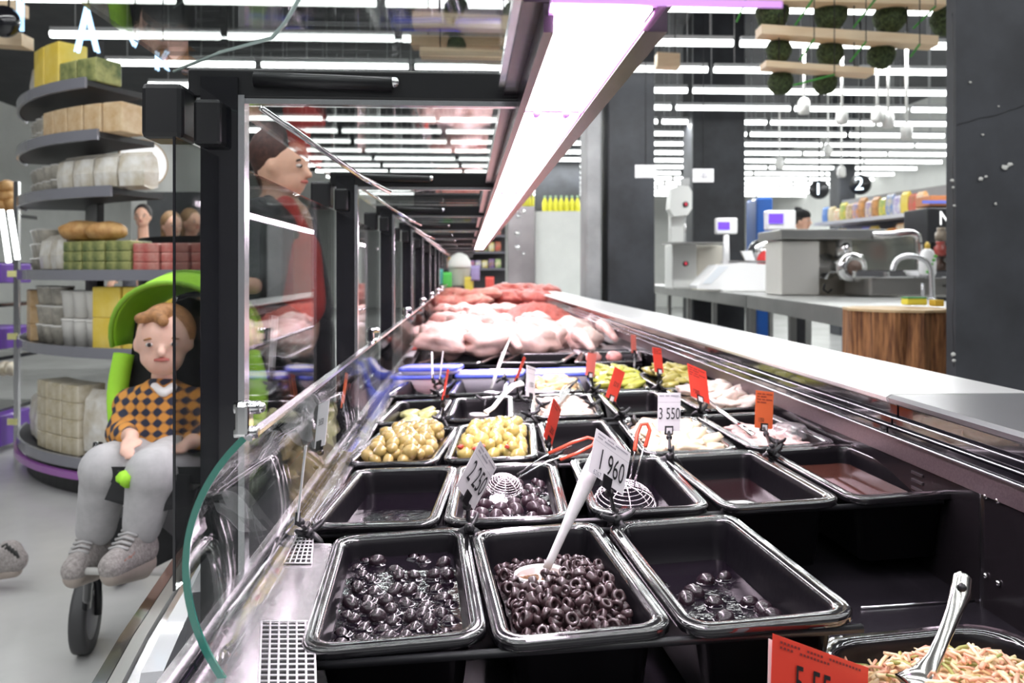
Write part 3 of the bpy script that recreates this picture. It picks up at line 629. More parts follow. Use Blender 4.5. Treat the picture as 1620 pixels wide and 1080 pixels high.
# ================================================================== PRICE CARDS
def card(TL,TR,BL,d,label,wreal=None,material=None,text=None,tsize=.02,tsx=.6,tpos=(.5,.5),clip=None,lines=2,small=None,cat='price card',window=False,flip=False,dB=0,lh=.10,group='price cards on clips'):
    tl=P(*TL,d); bl=P(*BL,d+dB); tr_=P(*TR,d)
    if wreal:
        pw=(tr_-tl).length
        if wreal>pw: tr_=P(*TR,d+math.sqrt(wreal**2-pw**2)*(-1 if flip else 1))
    u=tr_-tl; wd=u.length; u.normalize(); dn=bl-tl; ht=dn.length; v=(-dn).normalized(); v=(v-u*v.dot(u)*0).normalized(); n=u.cross(v).normalized(); v2=dn/ht
    t=empty('price_card',tl,label,cat,group)
    mt=material or PAPER
    def pt(a,b,z=0): return tl+u*wd*a+dn*b+n*z
    # sheet with a slight curl, rounded corners
    m=MB(); nx=6; rows=[]
    top=[];bot=[]
    for k in range(nx+1):
        a=k/nx; z=.0012*math.sin(PI*a); top.append((pt(a,0,z),pt(a,1,z)))
    th=.0007
    ring=[[p0,p1,p1-n*th,p0-n*th] for p0,p1 in top]
    m.loft(ring,True,True,True,smooth=False); m.build('card',mt,t)
    if lines:
        m=MB()
        for r_ in range(lines):
            b=.06+r_*.075; segs=[(.06,.30),(.33,.52),(.56,.93)] if r_%2==0 else [(.06,.22),(.26,.60)]
            for a0,a1 in segs:
                q=int((a1-a0)/.035)
                for i in range(q):
                    x0=a0+i*.035; m.add([pt(x0,b,.0019),pt(x0+.022,b,.0019),pt(x0+.022,b+.035,.0019),pt(x0,b+.035,.0019)],[(0,1,2,3)])
        m.build('small_print',GREYINK if mt is PAPER else mat('ink_darkred',(.22,.03,.03),.6),t)
        if mt is PAPER: MB().add([pt(0,.24,.0019),pt(1,.24,.0019),pt(1,.245,.0019),pt(0,.245,.0019)],[(0,1,2,3)]).build('rule_line',GREYINK,t)
    if text:
        o=pt(*tpos,.0021); M=Matrix(((u.x,-v2.x,n.x,o.x),(u.y,-v2.y,n.y,o.y),(u.z,-v2.z,n.z,o.z),(0,0,0,1)))
        text_obj(text,M,tsize,tsx,INK,t)
    for (st_,pos,sz) in (small or []):
        o=pt(*pos,.0021); M=Matrix(((u.x,-v2.x,n.x,o.x),(u.y,-v2.y,n.y,o.y),(u.z,-v2.z,n.z,o.z),(0,0,0,1))); text_obj(st_,M,sz,.75,GREYINK,t)
    if clip:
        foot=DP(*clip,.004) if len(clip)==2 else P(*clip)
        hold=pt(.5,.97); dirn=(foot-hold)
        m=MB(); m.tube([hold+dirn*.03,hold+dirn*.35+n*.002,hold+dirn*.7,foot+UP*.012],[.0028,.0026,.003,.0042],8); m.sph(hold+dirn*.28,.0058,10,8); m.build('clip_stem',BLACK,t)
        bx=MB(); bx.add(*(lambda q:(q.v,q.f))(MB().box((0,0,0),(.015,.006,.016),Matrix(((u.x,n.x,-v2.x,hold.x),(u.y,n.y,-v2.y,hold.y),(u.z,n.z,-v2.z,hold.z),(0,0,0,1)))))); g=bx.build('card_grip',BLACK,t)
        if window:
            q=MB(); q.box((0,.0036,0),(.010,.0012,.010),Matrix(((u.x,n.x,-v2.x,hold.x),(u.y,n.y,-v2.y,hold.y),(u.z,n.z,-v2.z,hold.z),(0,0,0,1)))); q.build('grip_window',PAPER,g)
        star(foot,t,rn.uniform(0,1.2))
    return t
def star(c,parent,a0=0,s_=1.0):
    """spring clamp: two crossed jaws pinching the pan rim"""
    m=MB()
    for k,(l,up) in enumerate(((.026,.012),(.024,-.014),(.026,.010),(.022,-.016))):
        a=a0+k*PI/2+.2*k; d=Vector((math.cos(a),math.sin(a),0))
        m.tube([c,c+d*l*.45+UP*up*.3,c+d*l*.8+UP*up*.7,c+d*l+UP*up*1.1],[.0062,.0050,.0042,.0026],8,flat=.7)
    m.sph(c,(.008,.008,.007),10,8); return m.build('clamp',BLACK,parent)
card((943.6,677),(998,717),(931,745),.98,'large white price card reading 1 960 above the front row, beside the spoon handle',.058,text='1 960',tsize=.036,tsx=.58,tpos=(.53,.60),clip=(975,822),small=[('6267',(.20,.93),.009)],lines=2,dB=0)
card((760,697),(786,739),(722,768),.99,'white price card reading 2 250, tilted over the purple-black olives',.056,text='2 250',tsize=.038,tsx=.56,tpos=(.50,.55),clip=(742,836),lines=2,window=False)
card((1041,621),(1077,621),(1040,682),1.45,'upright white price card reading 3 550 above the pale slices',text='3 550',tsize=.030,tsx=.58,tpos=(.5,.55),clip=(1060,722),window=True,lines=1)
card((1196,617),(1224,620),(1194,676),1.52,'orange-red card at the right, standing by the back wall over the pale salad',.036,OCARD,'1350',.011,.6,(.3,.78),(1222,716),lines=4,window=True)
card((1087,574),(1117,587),(1093,626),1.72,'bright red card over the whitish pieces, upper right of the 3 550 card',.044,RCARD,'1500',.014,.6,(.3,.80),(1108,650),lines=4,window=True)
card((973,580),(989,589),(958,627),1.75,'red card leaning over the empty pan, left of the 3 550 card',.034,RCARD,'5210',.015,.6,(.5,.5),(985,655),lines=0,window=True)
card((876,629),(888,648),(860,690),1.42,'narrow red card turned edgewise beside the red-handled skimmer',.042,RCARD,'2850',.016,.6,(.5,.7),(870,722),lines=2)
card((504,640),(521,632),(497,710),1.30,'tall white card at the left standing on the glass side of the green olives','' or .034,PAPER,'3650',.015,.6,(.55,.45),(512,742),lines=0,flip=True)
card((482,706),(485,704),(469,822),1.02,'white card seen edge on at the far left of the second row',.040,PAPER,None,clip=(487,842),lines=2,flip=True)
card((547,589),(551,592),(539,645),1.62,'orange card seen edge on left of the pickles',.036,OCARD,None,clip=(553,676),lines=2)
card((708,583),(711,586),(699,632),1.70,'thin red card turned edge on, between pickles and brown strips',.034,RCARD,None,clip=(700,664),lines=2)
card((829,563),(832,567),(814,602),2.0,'thin red card slanting beside the white 1 350 card',.036,RCARD,None,clip=(820,628),lines=2)
card((833,577),(847,582),(832,626),1.9,'small white card reading 1 350 near the tan chunks',.040,PAPER,'1350',.016,.6,(.5,.6),(838,656),lines=1)
card((682,556),(685,556),(683,598),2.1,'thin white card seen edge on before the blue-lid tubs',.034,PAPER,None,clip=(690,620),lines=0)
card((700,555),(702,556),(695,600),2.2,'second thin white card edge on, above the left blue-lid tubs',.034,PAPER,None,clip=(697,605),lines=0)
card((930,557),(944,560),(926,593),2.1,'pale red card at the left corner of the green peppers',.03,mat('card_pink',(.82,.20,.16),.5),None,clip=(940,616),lines=0,window=True)
card((1032,549),(1046,551),(1036,588),2.1,'red card standing between the pepper pans and the back wall',.03,RCARD,None,clip=(1042,610),lines=3,window=True)
card((998,529),(1006,530),(999,558),2.7,'small pinkish red card behind the sausages',.03,MATS['card_pink'],None,clip=(1004,588),lines=0)
card((430,498),(441,500),(424,588),1.9,'white card strip hanging at the left in front of the curved glass',.03,PAPER,None,lines=0,clip=(430,608,1.9))
card((1223,1002),(1374,1056),(1219,1110),.70,'big red card reading 5 5 at the bottom edge of the picture',.100,RCARD,'5 55',.046,.60,(.40,.62),lines=2,clip=(1290,1135,.72))
card((1216,1010),(1240,1018),(1214,1110),.712,'white card standing right behind the big red card',None,WPLAS,None,lines=0,clip=(1250,1135,.72))
# loose star clamps on the rim corners
for i,(px,py,d,lab) in enumerate(((527,640,0,'left of the pickle pan rim'),(583,610,0,'at the left end of the red slice pan'),(797,598,0,'beside the white handle'),(857,640,0,'at the corner of the creamy pieces pan'),(768,633,0,'behind the white spoon bowl'),(940,640,0,'at the corner beside the empty pan'),(1005,668,0,'left of the 3 550 card'),(1230,700,0,'right of the orange card'))):
    p=DP(px,py,.006); t=star(p,None,i*.7); t.name='rim_clamp'; tag(t,'black spring clamp '+lab,'clamp','spring clamps on the pan rims')
# ================================================================== UTENSILS
def spoon(path,rw,c,ru,material,name,label,bowl_n=None,flat=.45,cat='spoon',handle_grp=None):
    t=empty(name,path[-1],label,cat)
    MB().tube(path,rw,10,flat=flat).build('handle',material,t)
    a,b,h,depth=ru  # half length, half width, rotation, depth
    m=MB(); n=22; R=[]
    ax=Vector((math.cos(h),math.sin(h),0)); ay=Vector((-math.sin(h),math.cos(h),0)); nn=bowl_n or UP
    for f,z in ((1.0,0),(.97,.0015),(.93,-.001),(.75,-depth*.55),(.45,-depth*.9),(.05,-depth)):
        R.append([c+(ax*math.cos(2*PI*k/n)*a+ay*math.sin(2*PI*k/n)*b)*f+nn*z for k in range(n)])
    R2=[[p-nn*.0018 for p in r_] for r_ in reversed(R)]
    m.loft(R+R2,True,False,False); m.build('bowl',material,t); return t
WSP=mat('spoon_white',(.82,.80,.80),.25,coat=.5,var=.06,scale=60)
bp=PANS['12'][0]@Vector((.062,.150,-.020))
bc=DP(855,906,-.012)
tip=P(945,722,1.02); near=DP(872,884,.002)
sp_=spoon([tip,tip.lerp(near,.25),tip.lerp(near,.5),tip.lerp(near,.75),near,near.lerp(bc,.45)+UP*-.004],[.0150,.0165,.0125,.0085,.0075,.008],bc,(.032,.026,.3,.010),WSP,'serving_spoon','long white plastic spoon lying in the olive rings',flat=.3)
brn=mat('spoon_liquid',(.16,.075,.035),.15,coat=.8,var=.35,scale=120); m=MB(); n=22
m.loft([[bc+Vector((math.cos(.3)*math.cos(2*PI*k/n)*.0285-math.sin(.3)*math.sin(2*PI*k/n)*.023,math.sin(.3)*math.cos(2*PI*k/n)*.0285+math.cos(.3)*math.sin(2*PI*k/n)*.023,z)) for k in range(n)] for z in(-.003,-.0018)]); o=m.build('spoon_liquid',brn); tag(o,'brown brine filling the bowl of the long white spoon','liquid',None,'stuff')
# wire skimmers
def skimmer(c,r,hgt,tiltv,path_a,path_b,grip,label,name='wire_skimmer'):
    t=empty(name,c,label,'skimmer'); nz=Vector(tiltv).normalized(); a=nz.orthogonal().normalized(); b=nz.cross(a); m=MB()
    for i in range(9):
        ph=(i+.6)/9.6*PI/2; rr_=r*math.sin(ph); zz=hgt*math.cos(ph)
        m.tube([c+nz*zz+(a*math.cos(2*PI*k/28)+b*math.sin(2*PI*k/28))*rr_ for k in range(28)],.0007 if i<8 else .0013,5,closed=True)
    for q in range(4):
        an=q*PI/4
        m.tube([c+nz*hgt*math.cos(u_)+(a*math.cos(an)+b*math.sin(an))*r*math.sin(u_) for u_ in [(-1+2*j/14)*PI/2 for j in range(15)]],.0009,5)
    m.build('basket',mat('wire_pale',(.80,.72,.76),.2,.8),t)
    MB().tube(path_a,.0015,6).build('handle_wire',CHROME,t)
    if path_b: MB().tube(path_b,.0015,6).build('handle_wire',CHROME,t)
    if grip: MB().tube(grip,.0030,8).build('rubber_grip',RUBR,t)
    return t
c1=DP(797,772,-.010); skimmer(c1,.030,.020,(.1,-.35,1),[DP(818,750,0),P(860,722,1.36),P(905,705,1.36)],[DP(815,758,0),P(865,730,1.34),P(915,716,1.34)],[P(868,717,1.36),P(905,700,1.36),P(930,692,1.36),P(941,695,1.36),P(938,704,1.35),P(915,716,1.34),P(886,727,1.34)],'spiral wire skimmer with red grip lying on the purple-black olives')
c2=DP(988,800,-.012); skimmer(c2,.046,.036,(0,-.25,1),[DP(996,762,.02),P(1003,720,1.17),P(1010,690,1.2)],[DP(1003,768,.02),P(1015,720,1.17),P(1024,690,1.2)],[P(1004,712,1.17),P(1008,685,1.2),P(1014,671,1.2),P(1024,670,1.2),P(1028,680,1.2),P(1021,706,1.18)],'upturned spiral wire skimmer behind the 1 960 card, red loop handle upright')
skc=DP(1095,797,-.03)
spoon([P(806,537,2.1),P(796,560,2.05),P(785,590,2.0),P(777,615,1.98)],[.004,.010,.009,.006],DP(775,620,-.03),(.022,.016,1.2,.006),WPLAS,'serving_spatula','long white handle standing up from the empty pan behind the brown strips',cat='spatula',flat=.35)
spoon([P(826,606,1.80),P(812,610,1.78),P(796,625,1.72),P(780,645,1.68),P(768,652,1.66)],[.009,.007,.005,.005,.006],DP(758,655,-.028),(.026,.018,-.2,.007),WPLAS,'serving_spoon','white spoon resting in the pan of brown strips',flat=.5)
spoon([DP(1113,628,.02),DP(1140,650,.015),DP(1165,668,.01),DP(1192,688,.0)],[.006,.0045,.0045,.005],DP(1203,694,-.012),(.022,.016,-.7,.007),CHROME,'serving_spoon','steel spoon lying across the pale salad beside the orange card',flat=.45)
spoon([P(906,604,1.95),P(893,612,1.9),P(884,626,1.83)],[.004,.0035,.003],DP(882,632,-.01),(.016,.010,.5,.004),CHROME,'serving_fork','small steel fork standing in the creamy pieces',flat=.6,cat='fork')
k=empty('knife',DP(890,625),'dark blade lying across the creamy pieces pan','knife'); m=MB(); m.prism([DP(872,640,.012),DP(900,612,.014),DP(905,616,.014),DP(880,646,.012)],(0,0,.002)); m.build('blade',mat('blade',(.12,.12,.13),.25,.8),k); MB().tube([DP(900,614,.015),DP(912,602,.02)],.006,8,flat=.6).build('handle',BLACK,k)
# steel spoon at the bottom right
t=empty('steel_ladle',P(1455,1060,.70),'steel ladle with holed handle standing in the shredded salad, bottom right','ladle')
hp=[P(1524,912,.79),P(1521,935,.785),P(1508,970,.775),P(1492,1010,.76),P(1478,1042,.75),P(1462,1068,.74),P(1444,1090,.73)]
STL=mat('ladle_steel',(.72,.70,.66),.16,1)
m=MB(); R=[]
for i,p in enumerate(hp):
    tt=(hp[min(i+1,len(hp)-1)]-hp[max(i-1,0)]).normalized(); a_=(RT-tt*RT.dot(tt)).normalized(); b_=tt.cross(a_); rw=(.0088,.0105,.0072,.0062,.0070,.011,.018)[i]
    R.append([p+a_*math.cos(2*PI*k/14)*rw+b_*math.sin(2*PI*k/14)*rw*.33 for k in range(14)])
m.loft([[hp[0]+UP*.004+(q-hp[0])*.45 for q in R[0]]]+R); m.build('handle',STL,t)
q=P(1522,929,.7815); MB().lathe(q,[(.0042,-.0008),(.0042,.0008)],14,axis=-ray(1523,925)).build('handle_hole',BLACK,t)
m=MB(); bc2=P(1436,1100,.72)
for f in(1,): pass
R=[]; n=20
for f,z in ((1.0,0),(.95,-.002),(.75,-.010),(.4,-.016),(.05,-.018)): R.append([bc2+Vector((math.cos(2*PI*k/n)*.030*f,math.sin(2*PI*k/n)*.022*f,z)) for k in range(n)])
m.loft(R+[[p-UP*.0015 for p in r_] for r_ in reversed(R)],True,False,False); m.build('bowl',STL,t)
# clear plastic lid in the pale salad
m=MB(); c=DP(1250,690,-.012); m.lathe(c,[(.036,0),(.037,.004),(.033,.005),(.032,.020),(.028,.024)],28,False,True); o=m.build('plastic_lid',PLASTIC_CLEAR); tag(o,'clear round plastic lid lying in the pale salad by the back wall','lid')
# ================================================================== MEAT
CHK=mat('chicken_skin',(.52,.30,.26),.42,coat=.15,scale=9,sss=.15,col2=(.74,.56,.50)); MEAT=mat('meat_red',(.36,.028,.022),.45,coat=.1,col2=(.56,.13,.10),scale=18,sss=.1); MINCE=mat('mince',(.34,.030,.016),.6,coat=0,col2=(.46,.07,.04),scale=90,bump=1,bscale=70); PORK=mat('pork',(.46,.075,.055),.45,coat=.1,col2=(.66,.28,.22),scale=12,sss=.1); PINKM=mat('pink_cut',(.60,.24,.20),.42,coat=.15,col2=(.78,.54,.47),scale=16,sss=.15)
TRAY=mat('tray_white',(.70,.68,.70),.3,coat=.3); STDK=mat('meat_shelf',(.40,.36,.37),.3,.7)
sh=MB(); sh.box(((XF+XB)/2+.03,8.15,.835),(XB-XF-.10,9.4,.016)); sh.build('meat_shelf',STDK,case)
def meat(px,py,z,size,material,name,label,cat,group=None,disp=.35,seed=0,rot=0,fr=1.8):
    p=G(px,py,z); return tag(lumpobj(name,p,size,material,(0,rn.uniform(-.2,.2),rot),disp,seed,fr,20,12),label,cat,group)
rm=random.Random(5)
cx=[(600,548,.10,.07,.4),(640,540,.13,.09,.2),(690,535,.15,.10,-.3),(745,533,.16,.10,.1),(800,537,.14,.09,.5),(850,528,.16,.11,-.2),(900,528,.15,.10,.3),(700,556,.14,.07,.1),(770,556,.14,.07,-.1),(845,552,.14,.07,.2),(655,552,.11,.06,.3),(925,545,.10,.05,.7),(945,520,.09,.06,.2)]
for i,(px,py,a,b,r_) in enumerate([q for q in cx if q[0]>=668]+[(683,540,.07,.10,.2),(716,541,.09,.07,.9),(760,541,.10,.07,-.6),(812,540,.09,.08,1.1),(868,538,.10,.07,.4),(910,536,.09,.07,-.4),(735,519,.12,.10,.6),(790,518,.12,.10,-.8),(845,515,.12,.10,.3)]):
    py=min(py-6,542); a*=.85
    meat(px,py,.90,(a*1.0,b*1.2,.060),CHK,'chicken','pale plucked chicken piece heaped behind the black pans','chicken','pale chicken pieces',.45,i,r_)
for i,(px,py,l) in enumerate(((800,528,.13),(915,530,.12),(952,514,.10))):   # wings and drumsticks
    p=G(px,py,.93); q=G(px+22,py+22,.90); m=MB(); m.tube([p,p.lerp(q,.4)+UP*.01,q],[.035,.026,.014],12); o=m.build('drumstick',CHK); tag(o,['pale drumstick slanting in the middle of the chicken heap','long pale wing tip over the right of the chicken heap','pale bony end at the far right of the chicken'][i],'chicken')
# left column beside the price strip, customer side
def rows(px0,px1,py,z,n,size,material,name,label,cat,group,disp=.35):
    for i in range(n):
        t_=(i+.5)/n; meat(px0+(px1-px0)*t_+rm.uniform(-2,2),py+rm.uniform(-2,2),z+rm.uniform(0,.02),tuple(s_*rm.uniform(.85,1.2) for s_ in size),material,name,label,cat,group,disp,i+int(py),rm.uniform(-1,1))
PK='pink pork cut lying in rows behind the chicken'
rows(700,775,505,.89,6,(.08,.10,.045),PINKM,'meat_cut','pale pink rolled cut behind the chicken heap','meat','pale rolled cuts')
rows(700,775,492,.90,6,(.09,.10,.045),PINKM,'meat_cut','pale pink cut in the second row behind the chicken','meat','pale cuts, second row')
rows(695,765,478,.92,4,(.16,.12,.055),PORK,'meat_cut','long red pork loin far behind the chicken','meat','pork loins')
rows(695,765,468,.96,4,(.20,.16,.06),PORK,'meat_cut','red pork loin at the far end of the case, left heap','meat','far pork loins')
rows(782,862,472,.93,6,(.15,.18,.08),MEAT,'meat_cut','red meat chunk in the tall heap at the far end','meat','tall heap of red meat')
rows(782,872,464,.97,7,(.17,.2,.09),MEAT,'meat_cut','red meat chunk on top of the far heap','meat','top of the far red heap')
rows(785,815,492,.90,4,(.08,.10,.05),PINKM,'meat_cut','whitish cut between the loins and the minced meat','meat','whitish cuts')
mm=MB(); c=G(850,500,.90); n=34
R=[]
for j in range(n+1):
    row=[]
    for i in range(n+1):
        a=-1+2*i/n; b=-1+2*j/n; hgt=max(0,1-a*a)*max(0,1-b*b); row.append(c+Vector((a*.26,b*.62,-.06+.15*hgt**.7+.028*noise.noise(Vector((a*9,b*16,2)))*min(1,hgt*3))))
    R.append(row)
mm.loft(R,False,False,False); o=mm.build('minced_meat',MINCE,origin=c); tag(o,'heap of red minced meat before the back wall of the case','minced meat',None,'stuff')
# steel tray at right beside the chicken
p=G(965,556,.862); t=empty('meat_tray',p,'white rimmed tray with a bare dark steel plate, right of the chicken','tray')
a=G(910,566,.86); b=G(960,566,.86); m=MB(); m.box((p.x-.02,p.y+.02,.862),(.26,.30,.014),bev=.006); m.build('tray_base',TRAY,t); m=MB(); m.box((p.x-.03,p.y+.05,.872),(.20,.2,.006)); m.build('tray_plate',mat('dark_plate',(.10,.10,.11),.3,.8),t)
# price strip with red labels running down the meat section
t=empty('price_strip',G(668,530,.87),'grey strip with red labels running between the meat rows','price strip')
x0=-.224; m=MB(); m.box((x0,5.9,.872),(.036,5.6,.004)); m.build('strip',mat('strip_grey',(.32,.30,.31),.35,.3,var=.15,scale=8),t)
for i in range(10):
    MB().box((x0+(-.006 if i%2 else .006),3.4+i*.48,.8755),(.022,.12,.002)).build('label',RCARD,t)
m=MB(); 
for yy in (3.3,5.4,7.8): m.box((x0,yy,.857),(.01,.02,.028))
m.build('strip_foot',STDK,t)
# ================================================================== BEHIND THE COUNTER
def obox(name,x0,x1,y0,y1,d,depth,material,label,cat,group=None,bev=.004,parent=None):
    o=pxbox(x0,x1,y0,y1,d,depth,bev=bev).build(name,material,parent)
    if label: tag(o,label,cat,group)
    return o
def table(n,f,z,wd,label):
    a=G(*n,z); b=G(*f,z); u=(b-a); L=u.length; u.normalize(); r=Vector((u.y,-u.x,0)); t=empty('work_table',(a.x,a.y,0),label,'table')
    m=MB(); m.prism([a,a+r*wd,b+r*wd,b],(0,0,-.025)); m.build('tabletop',STEELD,t)
    m=MB(); m.prism([a+UP*-.025,a+UP*-.025-r*-.02,b+UP*-.025-r*-.02,b+UP*-.025],(0,0,-.085)); m.build('apron',STEELD,t)
    k=max(2,int(L/1.1))
    for i in range(k+1):
        for o_ in (.04,wd-.04):
            p=a+u*(.05+(L-.1)*i/k)+r*o_; MB().box((p.x,p.y,(z-.11)/2),(.045,.045,z-.11)).build('leg',STEELD,t)
    m=MB(); q=[v+UP*(.30-z) for v in(a,a+r*wd,b+r*wd,b)]; m.prism(q,(0,0,.02)); m.build('under_shelf',STEELD,t); return t
table((1345,488),(1181,466.4),1.0,1.05,'stainless work table with the mincer, next to the wooden chopping block')
table((1180,466.3),(1010,449),1.0,1.05,'long stainless work table farther back, under the scales and band saw')
# chopping block
t=empty('chopping_block',P(1418,484,5.0),'wooden chopping block with rough bark sides and pale top beside the dark column','chopping block')
t.location=(P(1418,487,4.02).x,P(1418,487,4.02).y,0)
c=P(1418,487,4.02); zt=c.z; BARK=mat('bark_wood',(.10,.035,.012),.7,col2=(.45,.20,.075),scale=7,stretch=(9,9,.7),bump=.6,bscale=12)
def trunk(z0,z1,r,mt,nm,wob=.06):
    m=MB(); n=48; R=[]
    for z in (z0,(z0+z1)/2,z1): R.append([Vector((c.x+math.cos(2*PI*k/n)*r*(1+wob*noise.noise(Vector((math.cos(2*PI*k/n)*4,math.sin(2*PI*k/n)*4,z*.5)))),c.y+math.sin(2*PI*k/n)*r*(1+wob*noise.noise(Vector((math.cos(2*PI*k/n)*4,math.sin(2*PI*k/n)*4,z*.5)))),z)) for k in range(n)])
    return m.loft(R,smooth=False).build(nm,mt,t)
trunk(0,zt-.012,.240,BARK,'trunk',.16); trunk(zt-.012,zt,.247,mat('block_top',(.62,.44,.24),.6,var=.15,scale=10),'top',.10)
# mincer
t=empty('meat_mincer',P(1285,474,6.7),'large stainless meat mincer with wide tray, chrome grinding head facing the camera','mincer')
pxbox(1222,1283,381,467,6.7,.42,bev=.01).build('body_front',mat('mincer_front',(.74,.72,.68),.45,.35),t)
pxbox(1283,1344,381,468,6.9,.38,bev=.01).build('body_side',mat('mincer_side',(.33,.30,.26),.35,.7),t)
pxbox(1212,1378,365,381,6.62,.62,bev=.01).build('tray',STEELD,t)
m=MB(); m.cyl(P(1335,378,6.7),P(1335,410,6.7),.06,.075,18); m.build('feed_neck',CHROME,t)
a=P(1303,421,6.85); b=P(1346,423,6.45); ax=(b-a).normalized(); L=(b-a).length
MB().lathe(a,[(.085,0),(.11,.02),(.11,.05),(.07,.07),(.066,L*.55),(.085,L*.65),(.085,L*.9),(.11,L*.92),(.118,L*.95),(.118,L*1.0+.04),(.085,L+.05),(.07,L+.05)],24,axis=ax).build('grinding_head',CHROME,t)
MB().lathe(b+ax*.052,[(.062,0),(.062,.006)],20,axis=ax).build('plate',mat('plate_brown',(.16,.10,.08),.5,bump=1,bscale=60),t)
for kx,ky in ((1331,439),(1363,405),(1338,408),(1360,440)): MB().sph(P(kx,ky,6.5),.018,10,8).build('knob',CHROME,t)
m=MB(); m.tube([P(1305,448,6.6),P(1303,458,6.6),P(1310,463,6.6),P(1316,457,6.6)],.009,6); m.build('hook',BLACK,t)
# scales
def scale(x0,x1,y0,y1,d,dx0,dx1,dy0,dy1,px,label,yt):
    t=empty('scale',P((x0+x1)/2,y1,d),label,'scale'); k=d/F
    m=MB(); pr=[P(x0,y1-4,d),P(x0,y1-9,d),P(x0+32,y0+4,d),P(x0+70,y0,d),P(x1,y0+4,d),P(x1,y1,d)]; m.prism(pr,FW*.38); m.build('body',WPLAS,t)
    m=MB(); m.prism([P(x0+8,y1-12,d-.004),P(x0+34,y0+6,d-.004),P(x0+50,y0+6,d-.004),P(x0+22,y1-12,d-.004)],FW*.003); m.build('keypad',mat('keypad',(.72,.75,.80),.4),t)
    m=MB(); m.box((0,0,0),((x1-x0-30)*k,.36,.02),Matrix.Translation(P(x0+88,y0-1,d+.2))@CLAMB); m.build('weighing_plate',ALU,t)
    m=MB(); m.cyl(P(px,y0+2,d+.1),P(px,dy1,d+.1),.035,.028,14); m.build('pole',WPLAS,t)
    dsp=pxbox(dx0,dx1,dy0,dy1,d+.06,.10,bev=.012).build('display',WPLAS,t)
    w_=(dx1-dx0); pxbox(dx0+w_*.12,dx0+w_*.68,dy0+6,dy1-7,d+.052,.01).build('screen',mat('screen_purple',(.1,.05,.4),.3,emit=(.14,.05,.90),es=1.0),dsp)
    return t
scale(1103,1224,415,461,8.1,1132,1165,345,370,1149,'white shop scale with purple screen on a pole, left of the mincer',0)
t=empty('scale_display',P(1233,366,7.6),'second white scale display with purple screen, just above the mincer tray','scale'); d_=pxbox(1211,1256,333,364,7.6,.12,bev=.012).build('display',WPLAS,t); pxbox(1216,1239,338,353,7.59,.01).build('screen',MATS['screen_purple'],d_); MB().cyl(P(1236,364,7.68),P(1236,474,7.68),.03,n=10).build('pole',WPLAS,t)
# slicer with red part
t=empty('slicer',P(1200,418,8.6),'slicer with round blade and red guard between scale and mincer','slicer')
a=P(1207,402,8.6); MB().lathe(a,[(.16,-.01),(.17,0),(.16,.012)],26,axis=(FW+RT*.5)).build('blade',CHROME,t); MB().lathe(P(1214,412,8.5),[(.10,-.02),(.11,0),(.10,.02)],22,axis=(FW+RT*.4)).build('guard',mat('guard_red',(.72,.05,.05),.35),t)
pxbox(1196,1240,418,458,8.65,.3,bev=.01).build('base',WPLAS,t); m=MB(); m.prism([P(1173,397,8.5),P(1190,396,8.5),P(1196,416,8.5),P(1182,416,8.5)],FW*.05); m.build('plate',WPLAS,t)
# band saw
t=empty('band_saw',P(1095,452,9.0),'white band saw with red buttons standing in front of the dark column','band saw')
pxbox(1057,1096,386,457,9.1,.45,bev=.015).build('cabinet',WHITE,t); pxbox(1096,1137,388,457,9.15,.4,bev=.01).build('side_cabinet',mat('enamel_cream',(.72,.68,.60),.4),t)
pxbox(1059,1080,325,386,8.95,.16,bev=.01).build('column',WHITE,t); m=MB(); m.prism([P(1062,298,8.8),P(1076,293,8.8),P(1090,294,8.8),P(1095,304,8.8),P(1095,330,8.8),P(1088,340,8.8),P(1066,342,8.8),P(1059,330,8.8)],FW*.2); m.build('head',WHITE,t)
pxbox(1077,1090,282,294,8.85,.08,bev=.01).build('cap',mat('cap_grey',(.5,.5,.5),.5),t); MB().cyl(P(1084,340,8.9),P(1084,386,8.9),.008,n=8).build('blade',CHROME,t); MB().box((0,0,0),(.62,.45,.015),Matrix.Translation(P(1097,385,8.9))@CLAMB).build('saw_table',STEELD,t)
for py in (323,417): k_=MB().lathe(P(1085,py,8.78),[(.03,0),(.03,.03)],14,axis=FW).build('button_ring',BLACK,t); MB().sph(P(1085,py,8.775),(.018,.012,.018),10,8).build('button',mat('button_red',(.8,.06,.10),.3),k_)
obox('butter_block',1081,1103,444,455,10.1,.12,mat('cream_block',(.82,.78,.62),.5),'pale cream block on the far work table, left one','food block','cream blocks'); obox('butter_block',1095,1117,449,458,9.0,.12,MATS['cream_block'],'pale cream block on the far work table, right and nearer one','food block','cream blocks')
obox('flat_tray',1140,1225,458,461,8.0,.2,WHITE,'thin white tray lying in front of the shop scale','tray')
# sink unit with faucets
t=empty('sink',P(1420,470,6.2),'stainless sink basin with polished rim behind the faucet, right of the mincer','sink')
pxbox(1352,1497,428,469,6.3,.5,bev=.02).build('basin',mat('basin_steel',(.36,.35,.33),.3,.8),t); pxbox(1350,1499,427,440,6.25,.06,bev=.012).build('rim',CHROME,t)
def pipe(pts,r,name,label,mt=CHROME):
    o=MB().tube(smoothpts([Vector(p) for p in pts],5),r,10).build(name,mt); tag(o,label,'faucet' if 'faucet' in name else 'pipe'); return o
t=empty('faucet',P(1470,478,5.9),'curved brushed faucet standing behind the chopping block','faucet')
MB().tube(smoothpts([P(1475,482,5.9),P(1474,450,5.9),P(1472,425,5.9),P(1462,411,5.9),P(1442,405,5.9),P(1424,408,5.9),P(1415,418,5.9),P(1412,428,5.9)],5),.020,10).build('spout',ALU,t); pxbox(1449,1478,470,479,5.86,.08,bev=.01).build('base',ALU,t); MB().cyl(P(1460,470,5.86),P(1460,448,5.86),.012,n=8).build('lever',ALU,t)
